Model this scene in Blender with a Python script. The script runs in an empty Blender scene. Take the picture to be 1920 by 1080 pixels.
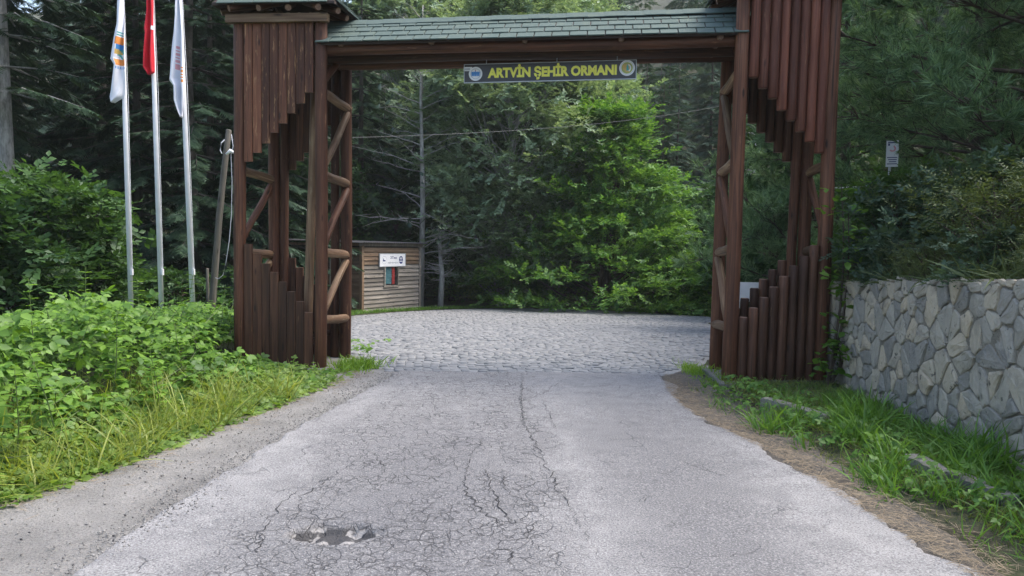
import bpy, bmesh, math, random
import numpy as np
from mathutils import Vector, Matrix, noise as mnoise
random.seed(7); RNG = np.random.default_rng(7)
scene = bpy.context.scene
COL = scene.collection

# ------------------------------------------------------------------ camera
F_PX = 1400.0; EYE = 1.6
PITCH = math.atan(78 / F_PX); ROLL = 0.015
_f = Vector((0, math.cos(PITCH), -math.sin(PITCH)))
_u0 = Vector((0, math.sin(PITCH), math.cos(PITCH))); _r0 = Vector((1, 0, 0))
_r = _r0 * math.cos(ROLL) + _u0 * math.sin(ROLL)
_u = _u0 * math.cos(ROLL) - _r0 * math.sin(ROLL)
cam_d = bpy.data.cameras.new('camera'); cam = bpy.data.objects.new('camera', cam_d); COL.objects.link(cam)
cam_d.sensor_width = 36; cam_d.lens = 36 * F_PX / 1920; cam_d.clip_start = 0.05; cam_d.clip_end = 2000
cam.matrix_world = Matrix.Translation((0, 0, EYE)) @ Matrix((_r, _u, -_f)).transposed().to_4x4()
scene.camera = cam

# ------------------------------------------------------------------ light
SUN_EL, SUN_AZ = math.radians(60), math.radians(82)      # azimuth from +Y towards +X
world = bpy.data.worlds.new('World'); scene.world = world; world.use_nodes = True
wn = world.node_tree.nodes; wl = world.node_tree.links
sky = wn.new('ShaderNodeTexSky'); sky.sky_type = 'NISHITA'; sky.sun_disc = False
sky.sun_elevation = SUN_EL; sky.sun_rotation = SUN_AZ; sky.air_density = 1.3; sky.dust_density = 4.0; sky.ozone_density = 1.0
wn['Background'].inputs['Strength'].default_value = 0.15
wl.new(sky.outputs[0], wn['Background'].inputs['Color'])
sl = bpy.data.lights.new('sun', 'SUN'); sl.energy = 1.5; sl.angle = math.radians(25); sl.color = (1, 0.95, 0.87)
so = bpy.data.objects.new('sun', sl); COL.objects.link(so)
sd = Vector((math.sin(SUN_AZ) * math.cos(SUN_EL), math.cos(SUN_AZ) * math.cos(SUN_EL), math.sin(SUN_EL)))
so.rotation_euler = (-sd).to_track_quat('-Z', 'Y').to_euler(); so.location = (20, 20, 60)
vs = scene.view_settings; vs.view_transform = 'Standard'; vs.look = 'None'; vs.gamma = 1; vs.exposure = 1.4; vs.use_curve_mapping = False
scene.render.engine = 'CYCLES'
cy = scene.cycles; cy.use_denoising = True; cy.max_bounces = 6; cy.diffuse_bounces = 3; cy.glossy_bounces = 2; cy.transmission_bounces = 4
cy.volume_bounces = 1; cy.transparent_max_bounces = 8; cy.sample_clamp_indirect = 4

# ------------------------------------------------------------------ helpers
def ray(px, py):
    return _f + _r * ((px - 960) / F_PX) - _u * ((py - 540) / F_PX)
def at(px, py, Y):
    d = ray(px, py); return Vector((0, 0, EYE)) + d * (Y / d.y)
def zat(px, py, Y): return at(px, py, Y).z

W = {}
def link(name, mesh, parent=None, M=None):
    o = bpy.data.objects.new(name, mesh); COL.objects.link(o)
    M = M or Matrix(); W[o] = M
    if parent is not None:
        o.parent = parent; o.matrix_parent_inverse = W[parent].inverted()
    o.matrix_basis = M
    return o
def tag(o, label=None, cat=None, group=None, kind=None):
    if label: o['label'] = label
    if cat: o['category'] = cat
    if group: o['group'] = group
    if kind: o['kind'] = kind
    return o
def empty(name, loc, label=None, cat=None, group=None, kind=None, rz=0.0):
    o = link(name, None, None, Matrix.Translation(loc) @ Matrix.Rotation(rz, 4, 'Z')); o.empty_display_size = 0.2
    return tag(o, label, cat, group, kind)
def np_mesh(name, V, F, mats=(), smooth=False, mi=None):
    V = np.asarray(V, np.float32).reshape(-1, 3); F = np.asarray(F, np.int32); k = F.shape[1]
    m = bpy.data.meshes.new(name)
    m.vertices.add(len(V)); m.vertices.foreach_set('co', V.ravel())
    m.loops.add(F.size); m.loops.foreach_set('vertex_index', F.ravel())
    m.polygons.add(len(F)); m.polygons.foreach_set('loop_start', np.arange(0, F.size, k, dtype=np.int32))
    m.polygons.foreach_set('loop_total', np.full(len(F), k, np.int32))
    if smooth: m.polygons.foreach_set('use_smooth', np.ones(len(F), bool))
    for x in (mats if isinstance(mats, (list, tuple)) else [mats]): m.materials.append(x)
    if mi is not None: m.polygons.foreach_set('material_index', np.asarray(mi, np.int32))
    m.update(calc_edges=True)
    return m
def py_mesh(name, V, F, mats=(), smooth=False):
    m = bpy.data.meshes.new(name); m.from_pydata([tuple(v) for v in V], [], [tuple(f) for f in F])
    for x in (mats if isinstance(mats, (list, tuple)) else [mats]): m.materials.append(x)
    if smooth:
        for p in m.polygons: p.use_smooth = True
    m.update(); return m
class MB:
    """collects shapes for one mesh"""
    def __init__(s): s.V = []; s.F = []; s.mi = []
    def add(s, V, F, mi=0):
        b = len(s.V); s.V += [tuple(v) for v in V]; s.F += [tuple(i + b for i in f) for f in F]; s.mi += [mi] * len(F); return s
    def box(s, c, size, mi=0, M=None):
        x, y, z = (a / 2 for a in size); V = [Vector((sx * x, sy * y, sz * z)) for sx in (-1, 1) for sy in (-1, 1) for sz in (-1, 1)]
        if M is not None: V = [M @ v for v in V]
        c = Vector(c); return s.add([v + c for v in V], [(0, 1, 3, 2), (4, 6, 7, 5), (0, 4, 5, 1), (2, 3, 7, 6), (0, 2, 6, 4), (1, 5, 7, 3)], mi)
    def tube(s, pts, rad, n=6, mi=0, cap=True):
        V, F = tube(pts, rad, n, cap); return s.add(V, F, mi)
    def mesh(s, name, mats=(), smooth=False):
        m = py_mesh(name, s.V, s.F, mats, smooth)
        if any(s.mi): m.polygons.foreach_set('material_index', s.mi)
        return m
def tube(pts, rad, n=6, cap=True):
    pts = [Vector(p) for p in pts]; V = []; F = []
    for i, p in enumerate(pts):
        d = (pts[min(i + 1, len(pts) - 1)] - pts[max(i - 1, 0)]).normalized()
        a = d.cross(Vector((0, 0, 1)) if abs(d.z) < .95 else Vector((1, 0, 0))).normalized(); b = d.cross(a)
        r = rad[i] if isinstance(rad, (list, tuple)) else rad
        for k in range(n):
            t = 2 * math.pi * k / n; V.append(p + (a * math.cos(t) + b * math.sin(t)) * r)
    for i in range(len(pts) - 1):
        for k in range(n):
            F.append((i * n + k, i * n + (k + 1) % n, (i + 1) * n + (k + 1) % n, (i + 1) * n + k))
    if cap:
        F.append(tuple(range(n))[::-1]); F.append(tuple((len(pts) - 1) * n + k for k in range(n)))
    return V, F
def frame_to(p0, p1, twist=0.0):
    """matrix with local Z from p0 to p1, origin at p0"""
    p0 = Vector(p0); d = (Vector(p1) - p0); q = d.to_track_quat('Z', 'Y')
    return Matrix.Translation(p0) @ q.to_matrix().to_4x4() @ Matrix.Rotation(twist, 4, 'Z'), d.length
M_END = [None]
def log(name, p0, p1, r, mat, parent, n=12, r1=None, wob=0.012, seed=None):
    """one round timber: local Z runs along the grain, slightly crooked and tapered, with bevelled ends"""
    rnd = random.Random(seed if seed is not None else random.random()); M, L = frame_to(p0, p1, rnd.random() * 6)
    r1 = r1 or r * .94; V = []; F = []
    st = [(0, .88), (.012 / max(L, .1), 1)] + [(t, 1) for t in (.2, .4, .6, .8)] + [(1 - .012 / max(L, .1), 1), (1, .86)]
    ph = [rnd.random() * 6 for _ in range(4)]
    for t, k in st:
        cx = wob * math.sin(3.1 * t + ph[0]) * math.sin(math.pi * t); cyy = wob * math.sin(4 * t + ph[1]) * math.sin(math.pi * t)
        for j in range(n):
            a = 2 * math.pi * j / n; rr = (r + (r1 - r) * t) * k * (1 + .04 * math.sin(3 * a + ph[2] + 2 * t))
            V.append((cx + rr * math.cos(a), cyy + rr * math.sin(a), t * L))
    for i in range(len(st) - 1):
        for j in range(n): F.append((i * n + j, i * n + (j + 1) % n, (i + 1) * n + (j + 1) % n, (i + 1) * n + j))
    m = py_mesh(name, V, F + [tuple(range(n))[::-1], tuple((len(st) - 1) * n + k for k in range(n))], [mat, M_END[0]])
    for p in m.polygons: p.use_smooth = len(p.vertices) == 4; p.material_index = 0 if len(p.vertices) == 4 else 1
    return link(name, m, parent, M)
def plank(name, c, w, t, z0, z1, mat, parent, ang=0.0, lean=(0, 0), ch=.006):
    """upright board with chamfered edges; local Z is the grain"""
    L = z1 - z0; a, b = w / 2, t / 2
    prof = [(-a + ch, -b), (a - ch, -b), (a, -b + ch), (a, b - ch), (a - ch, b), (-a + ch, b), (-a, b - ch), (-a, -b + ch)]
    V = [(x, y, z) for z in (0, L) for x, y in prof]
    F = [(i, (i + 1) % 8, 8 + (i + 1) % 8, 8 + i) for i in range(8)] + [tuple(range(8))[::-1], tuple(range(8, 16))]
    M = Matrix.Translation((c[0] + lean[0] * z0, c[1] + lean[1] * z0, z0)) @ Matrix.Shear('XY', 4, (lean[0], lean[1])) @ Matrix.Rotation(ang, 4, 'Z')
    M = Matrix.Translation((c[0] + lean[0] * z0, c[1] + lean[1] * z0, z0)) @ Vector((lean[0], lean[1], 1)).to_track_quat('Z', 'Y').to_matrix().to_4x4()
    M = M @ Matrix.Rotation(ang - M.to_euler().z, 4, 'Z')
    m = py_mesh(name, V, F, [mat, M_END[0]])
    for p in m.polygons: p.material_index = 0 if len(p.vertices) == 4 else 1
    return link(name, m, parent, M)
def slab(name, size, M, mat, parent, ch=.004):
    """chamfered rectangular piece centred at the origin of M"""
    x, y, z = (s / 2 for s in size); V = []; 
    for sz, k in ((-z, 0), (z - ch, 0), (z, ch)):
        V += [(-x + k, -y + k, sz), (x - k, -y + k, sz), (x - k, y - k, sz), (-x + k, y - k, sz)]
    F = [(3, 2, 1, 0), (8, 9, 10, 11)] + [(l * 4 + i, l * 4 + (i + 1) % 4, l * 4 + 4 + (i + 1) % 4, l * 4 + 4 + i) for l in (0, 1) for i in range(4)]
    return link(name, py_mesh(name, V, F, mat), parent, M)

# ---- materials
def mat_new(name):
    m = bpy.data.materials.new(name); m.use_nodes = True; nt = m.node_tree; return m, nt, nt.nodes['Principled BSDF']
def nd(nt, t, **kw):
    n = nt.nodes.new(t)
    for k, v in kw.items():
        if k in n.inputs: n.inputs[k].default_value = v
        else: setattr(n, k, v)
    return n
def ramp(nt, src, stops, interp='LINEAR'):
    r = nt.nodes.new('ShaderNodeValToRGB'); r.color_ramp.interpolation = interp; e = r.color_ramp.elements
    while len(e) < len(stops): e.new(.5)
    for x, (p, c) in zip(e, stops):
        x.position = p; x.color = (*(c if hasattr(c, '__len__') else (c, c, c)), 1)
    nt.links.new(src, r.inputs[0]); return r.outputs[0]
def mixc(nt, fac, a, b, mode='MIX'):
    n = nt.nodes.new('ShaderNodeMix'); n.data_type = 'RGBA'; n.blend_type = mode
    for s, v in ((n.inputs[0], fac), (n.inputs[6], a), (n.inputs[7], b)):
        if hasattr(v, 'node'): nt.links.new(v, s)
        elif hasattr(v, '__len__'): s.default_value = (*v, 1)
        else: s.default_value = v
    return n.outputs[2]
def math_(nt, op, a, b=0.0):
    n = nt.nodes.new('ShaderNodeMath'); n.operation = op
    for s, v in ((n.inputs[0], a), (n.inputs[1], b)):
        if hasattr(v, 'node'): nt.links.new(v, s)
        else: s.default_value = v
    return n.outputs[0]
def coords(nt, scale=(1, 1, 1), kind='Object', offs_random=False):
    tc = nt.nodes.new('ShaderNodeTexCoord'); mp = nt.nodes.new('ShaderNodeMapping'); mp.inputs['Scale'].default_value = scale
    nt.links.new(tc.outputs[kind], mp.inputs['Vector'])
    if offs_random:
        oi = nt.nodes.new('ShaderNodeObjectInfo'); k = math_(nt, 'MULTIPLY', oi.outputs['Random'], 37.0)
        cb = nt.nodes.new('ShaderNodeCombineXYZ')
        for i in range(3): nt.links.new(k, cb.inputs[i])
        nt.links.new(cb.outputs[0], mp.inputs['Location'])
    return mp.outputs[0]
def noise_(nt, vec, scale, detail=4, rough=.55, dist=0.0):
    n = nd(nt, 'ShaderNodeTexNoise', Scale=scale, Detail=detail, Roughness=rough, Distortion=dist); nt.links.new(vec, n.inputs['Vector']); return n.outputs['Fac']
def bump(nt, bs, h, strength=.3, dist=.01, prev=None):
    b = nd(nt, 'ShaderNodeBump', Strength=strength, Distance=dist); nt.links.new(h, b.inputs['Height'])
    if prev is not None: nt.links.new(prev, b.inputs['Normal'])
    if bs is not None: nt.links.new(b.outputs[0], bs.inputs['Normal'])
    return b.outputs[0]
def plain(name, col, rough=.6, metal=0.0, var=.12, scale=6.0):
    m, nt, bs = mat_new(name); v = coords(nt); n = noise_(nt, v, scale)
    c = mixc(nt, ramp(nt, n, [(.3, 0), (.7, 1)]), [x * (1 - var) for x in col], [min(1, x * (1 + var)) for x in col])
    nt.links.new(c, bs.inputs['Base Color']); bs.inputs['Roughness'].default_value = rough; bs.inputs['Metallic'].default_value = metal
    return m
def wood(name, dark, mid, light, scuff=.3, rough=.62, scuff_col=(.28, .17, .10), grain=1.0):
    """stained timber: grain along local Z, board-to-board variation, worn pale flecks"""
    m, nt, bs = mat_new(name); oi = nt.nodes.new('ShaderNodeObjectInfo')
    v = coords(nt, (34 * grain, 34 * grain, 1.3), offs_random=True); g = noise_(nt, v, 1.0, 6, .65, .6)
    v2 = coords(nt, (5, 5, .9), offs_random=True); big = noise_(nt, v2, 1.0, 3)
    c = ramp(nt, g, [(.28, dark), (.5, mid), (.74, light)])
    c = mixc(nt, ramp(nt, big, [(.35, 0), (.75, .75)]), c, dark)
    vv = math_(nt, 'ADD', math_(nt, 'MULTIPLY', oi.outputs['Random'], .85), .62)
    hs = nd(nt, 'ShaderNodeHueSaturation'); nt.links.new(vv, hs.inputs['Value']); nt.links.new(c, hs.inputs['Color']); c = hs.outputs[0]
    v3 = coords(nt, (26, 26, 3.2), offs_random=True); s = noise_(nt, v3, 1.0, 5, .7)
    c = mixc(nt, ramp(nt, s, [(.66 - .12 * scuff, 0), (.76 - .1 * scuff, min(1, .35 + scuff))]), c, scuff_col)
    v4 = coords(nt, (9, 9, 2.2), offs_random=True); vo = nd(nt, 'ShaderNodeTexVoronoi', Scale=1.0); nt.links.new(v4, vo.inputs['Vector'])
    c = mixc(nt, ramp(nt, vo.outputs['Distance'], [(.07, .9), (.16, 0)]), c, [x * .35 for x in dark])
    v5 = coords(nt, (70 * grain, 70 * grain, .55), offs_random=True); c = mixc(nt, ramp(nt, noise_(nt, v5, 1.0, 2, .5), [(.64, 0), (.68, .8)]), c, [x * .25 for x in dark])
    nt.links.new(c, bs.inputs['Base Color']); bs.inputs['Roughness'].default_value = rough; bs.inputs['Specular IOR Level'].default_value = .3
    bump(nt, bs, g, .5, .006); return m
def leaf_mat(name, c0, c1, trans=.38, rough=.5, tcol=None, patch=0.6):
    m, nt, bs = mat_new(name); nt.nodes.remove(bs); out = nt.nodes['Material Output']
    ge = nt.nodes.new('ShaderNodeNewGeometry'); oi = nt.nodes.new('ShaderNodeObjectInfo')
    tc = nt.nodes.new('ShaderNodeTexCoord'); n = noise_(nt, tc.outputs['Object'], patch, 3)
    f = math_(nt, 'ADD', math_(nt, 'MULTIPLY', ge.outputs['Random Per Island'], .6), math_(nt, 'MULTIPLY', n, .8))
    f = math_(nt, 'ADD', f, math_(nt, 'MULTIPLY', math_(nt, 'SUBTRACT', oi.outputs['Random'], .5), .35))
    c = ramp(nt, f, [(.3, c0), (1.0, c1)])
    d = nt.nodes.new('ShaderNodeBsdfDiffuse'); t = nt.nodes.new('ShaderNodeBsdfTranslucent'); g = nd(nt, 'ShaderNodeBsdfGlossy', Roughness=rough)
    g.inputs['Color'].default_value = (.9, .95, 1, 1)
    nt.links.new(c, d.inputs['Color']); nt.links.new(mixc(nt, 1.0, c, tcol or (1.25, 1.25, .6), 'MULTIPLY'), t.inputs['Color'])
    a = nd(nt, 'ShaderNodeMixShader', Fac=trans); nt.links.new(d.outputs[0], a.inputs[1]); nt.links.new(t.outputs[0], a.inputs[2])
    b = nd(nt, 'ShaderNodeMixShader', Fac=.022); nt.links.new(a.outputs[0], b.inputs[1]); nt.links.new(g.outputs[0], b.inputs[2])
    nt.links.new(b.outputs[0], out.inputs['Surface']); return m
def bark_mat(name, dark, light, sc=1.0):
    m, nt, bs = mat_new(name); v = coords(nt, (14 * sc, 14 * sc, 4 * sc)); n = noise_(nt, v, 1.0, 6, .7)
    nt.links.new(ramp(nt, n, [(.35, dark), (.65, light)]), bs.inputs['Base Color']); bs.inputs['Roughness'].default_value = .9
    bump(nt, bs, n, .6, .02); return m

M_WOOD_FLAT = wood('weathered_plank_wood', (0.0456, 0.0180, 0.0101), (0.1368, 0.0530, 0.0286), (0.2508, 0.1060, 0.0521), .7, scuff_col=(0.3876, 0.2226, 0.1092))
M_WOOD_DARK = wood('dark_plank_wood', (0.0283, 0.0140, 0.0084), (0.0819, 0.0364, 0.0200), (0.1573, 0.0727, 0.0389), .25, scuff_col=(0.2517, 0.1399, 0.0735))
M_WOOD_RED_LIT = wood('lit_red_log_wood', (.065, 0.0212, 0.0134), (.15, 0.0509, 0.0311), (.25, 0.1007, 0.0588), .3, scuff_col=(.33, 0.1802, 0.1008))  # brighter copy of the log wood: light on the upper logs put into its colour
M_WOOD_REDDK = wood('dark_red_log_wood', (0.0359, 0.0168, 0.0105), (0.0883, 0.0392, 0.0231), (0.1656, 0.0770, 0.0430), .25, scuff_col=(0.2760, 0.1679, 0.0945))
M_WOOD_POST = wood('post_wood', (0.0388, 0.0159, 0.0092), (0.1083, 0.0435, 0.0235), (0.1938, 0.0880, 0.0462), .35, scuff_col=(0.2964, 0.1590, 0.0840))
M_WOOD_RUNG = wood('pale_rung_wood', (.075, 0.0403, 0.0235), (.20, 0.1219, 0.0714), (.36, 0.2650, 0.1596), .4, scuff_col=(.42, 0.3498, 0.2184))
M_WOOD_GREY = wood('grey_pole_wood', (.07, .065, .055), (.15, .14, .12), (.24, .22, .19), .2, scuff_col=(.3, .29, .26))
M_WOOD_SHED = wood('shed_board_wood', (.11, .098, .085), (.24, .215, .185), (.36, .33, .29), .2, scuff_col=(.38, .36, .32))
M_WOOD_SHED2 = wood('shed_brown_board_wood', (.085, .055, .035), (.185, .125, .08), (.29, .205, .135), .15)

M_END[0] = plain('end_grain', (.21, .13, .095), .8, var=.35, scale=30)
def shingle_mat():
    m, nt, bs = mat_new('green_shingle'); oi = nt.nodes.new('ShaderNodeObjectInfo'); v = coords(nt, (1, 1, 1), offs_random=True)
    n = noise_(nt, v, 160, 3, .8); n2 = noise_(nt, v, 5, 3)
    c = ramp(nt, n, [(.3, (.045, .074, .068)), (.7, (.098, .138, .126))])
    c = mixc(nt, math_(nt, 'MULTIPLY', oi.outputs['Random'], .35), c, (.05, .085, .075)); c = mixc(nt, ramp(nt, n2, [(.5, 0), (.8, .5)]), c, (.12, .15, .11))
    nt.links.new(c, bs.inputs['Base Color']); bs.inputs['Roughness'].default_value = .85; bump(nt, bs, n, .4, .004); return m
M_SHINGLE = shingle_mat()

# ------------------------------------------------------------------ terrain
def lerp_tab(tab, y):
    return float(np.interp(y, [a for a, _ in tab], [b for _, b in tab]))
def zp(y): return -0.045 * min(max(y - 11, 0), 18.5)
XL_ROAD = [(-6, -2.3), (3.55, -2.1), (5, -2.0), (7, -1.75), (8.26, -1.53), (9.45, -1.43), (10, -1.43)]
XR_ROAD = [(-6, 2.6), (3.7, 2.3), (5.9, 2.06), (7.2, 1.78), (8.2, 1.78), (9.45, 1.98), (10, 2.0)]
XL_PLAZA = [(9.3, -1.55), (10, -2.05), (11, -2.7), (14, -3.8), (18, -5.4), (20, -5.1), (21, -4.7), (24, -3.7), (26, -2.7), (28, -1.5), (29.2, .2), (29.4, .9)]
XR_PLAZA = [(9.3, 2.0), (10, 2.35), (11, 3.0), (13, 4.8), (16, 9.5), (19, 13), (20, 12.5), (21.5, 9.5), (23.5, 6.7), (26, 5.2), (28, 3.8), (29.2, 2.2), (29.4, 1.6)]
VEG_EDGE = [(-2, -4.6), (3, -3.65), (4.46, -3.06), (5, -2.85), (6.67, -2.48), (8.06, -2.15), (9.2, -1.85), (9.8, -1.95)]
def wall_x(y): return 3.60 + (y - 5.2) * .065
def wall_top(y): return 1.43 - (y - 5.3) * .05
def bank_foot(y):
    return wall_x(y) + .2 if y < 10.8 else 4.16 + (y - 10.8) * .95 if y < 17 else 10.05 + (y - 17) * .8 if y < 20 else 1e9
def smooth(a, b, x):
    t = min(max((x - a) / (b - a), 0), 1); return t * t * (3 - 2 * t)
def ground_h(x, y):
    z = zp(y) - .03
    z += max(0, y - 33) * .36 * smooth(33, 55, y)                       # wooded hillside behind the square
    z += smooth(-5, -16, x) * (-.5) * (1 - smooth(30, 50, y))
    bf = bank_foot(y)
    if x > bf:
        s = x - bf
        z = max(z, (wall_top(y) - .12 if y < 10.8 else zp(y) + min(s * 1.3, 1.15)) + min(s, 30) * .42)
    elif y >= 20 and x > 12: z += (x - 12) * .5
    if x < -2.2 and y < 12:                                              # low mound under the brambles
        s = lerp_tab(VEG_EDGE, y) - x
        z += .16 * smooth(.2, 1.6, s) * (1 - smooth(3.5, 6, s))
    if 2.45 < x <= bf and y < 9.5: z += .09 * smooth(2.6, 2.85, x - .14 * (4.6 - y) * .8 if y > 4.6 else x)
    if y < 9.5: z -= .1 * smooth(2.2, 1.6, abs(x))
    if abs(x) > 5 or y > 30: z += .25 * mnoise.noise((x * .13, y * .13, 3.1))
    return z
xs = np.concatenate([np.arange(-160, -16, 6), np.arange(-16, 3, .4), np.arange(3, 5, .09), np.arange(5, 16, .4), np.arange(16, 161, 6)])
ys = np.concatenate([np.arange(-25, -2, 3), np.arange(-2, 32, .4), np.arange(32, 60, 1.5), np.arange(60, 230, 6)])
V = np.array([(x, y, ground_h(x, y)) for y in ys for x in xs]); nx = len(xs)
I = np.arange((len(ys) - 1) * nx).reshape(-1, nx)[:, :-1].ravel()
def ground_mat():
    m, nt, bs = mat_new('forest_floor'); v = coords(nt); n = noise_(nt, v, 1.3, 6, .65); n2 = noise_(nt, v, 22, 4, .7)
    c = ramp(nt, n, [(.35, (.030, .026, .016)), (.55, (.035, .048, .018)), (.75, (.05, .075, .022))])
    c = mixc(nt, ramp(nt, n2, [(.4, 0), (.7, .6)]), c, (.075, .058, .036)); nt.links.new(c, bs.inputs['Base Color']); bs.inputs['Roughness'].default_value = .95
    bump(nt, bs, n2, .8, .05); return m
tag(link('ground', np_mesh('ground', V, np.stack([I, I + 1, I + nx + 1, I + nx], 1), ground_mat(), True)), kind='structure')

def strip(name, y0, y1, dy, fl, fr, nxs, zf, mat, edge=0.0, drop=0.0):
    """a sheet between two wavering edges"""
    Y = np.arange(y0, y1 + 1e-6, dy); V = []
    for y in Y:
        a, b = fl(y), fr(y)
        if edge:
            a += .6 * edge * (.6 * mnoise.noise((y * 1.7, 1.3, 0)) + .9 * mnoise.noise((y * 6, 4.3, 0)) + .3 * mnoise.noise((y * 19, 2, 0)))
            b += edge * (mnoise.noise((y * 1.7, 9.3, 0)) + .8 * mnoise.noise((y * 6, 7.3, 0)) + .3 * mnoise.noise((y * 19, 5, 0)))
        for i in range(nxs + 1):
            t = i / nxs; x = a + (b - a) * t
            V.append((x, y, zf(x, y) - (drop if i in (0, nxs) else 0)))
    n = nxs + 1; I = np.arange((len(Y) - 1) * n).reshape(-1, n)[:, :-1].ravel()
    return np_mesh(name, V, np.stack([I, I + 1, I + n + 1, I + n], 1), mat, True)

# gravel shoulder on the left, dusty needle-littered strip on the right
def gravel_mat(name, a, b, c3, spec=.5):
    m, nt, bs = mat_new(name); v = coords(nt); n = noise_(nt, v, 2.2, 5, .6); n2 = noise_(nt, v, 75, 4, .8)
    vo = nd(nt, 'ShaderNodeTexVoronoi', Scale=62.0); nt.links.new(v, vo.inputs['Vector'])
    c = ramp(nt, n, [(.3, a), (.7, b)]); c = mixc(nt, ramp(nt, n2, [(.36, .7), (.5, 0)]), c, [x * .42 for x in a]); c = mixc(nt, ramp(nt, noise_(nt, v, 7, 4, .7), [(.5, 0), (.75, .3)]), c, [x * .6 for x in a])
    c = mixc(nt, ramp(nt, vo.outputs['Distance'], [(.08, spec), (.22, 0)]), c, c3); nt.links.new(c, bs.inputs['Base Color']); bs.inputs['Roughness'].default_value = .92
    n3 = noise_(nt, v, 34, 5, .75); nm = bump(nt, None, n2, .7, .014); nm = bump(nt, None, n3, .7, .03, nm); bump(nt, bs, vo.outputs['Distance'], .5, .012, nm); return m
M_GRAVEL = gravel_mat('gravel', (.19, .185, .18), (.31, .302, .293), (.42, .405, .385), .6)
M_DIRT = gravel_mat('needle_dirt', (.08, .071, .063), (.165, .15, .134), (.25, .23, .20), .35)
tag(link('gravel_shoulder', strip('gravel_shoulder', -3, 9.9, .1, lambda y: lerp_tab(VEG_EDGE, y) - .7, lambda y: lerp_tab(XL_ROAD, y) + .3, 10,
    lambda x, y: -.004 + .012 * mnoise.noise((x * 2, y * 2, 0)), M_GRAVEL, .05)), kind='structure')
tag(link('dirt_verge', strip('dirt_verge', -3, 11.2, .1, lambda y: lerp_tab(XR_ROAD, y) - .3, lambda y: 2.95 - (y - 4.6) * .1, 8,
    lambda x, y: -.006 + .014 * mnoise.noise((x * 2, y * 2, 5)), M_DIRT, .04)), kind='structure')

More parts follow.
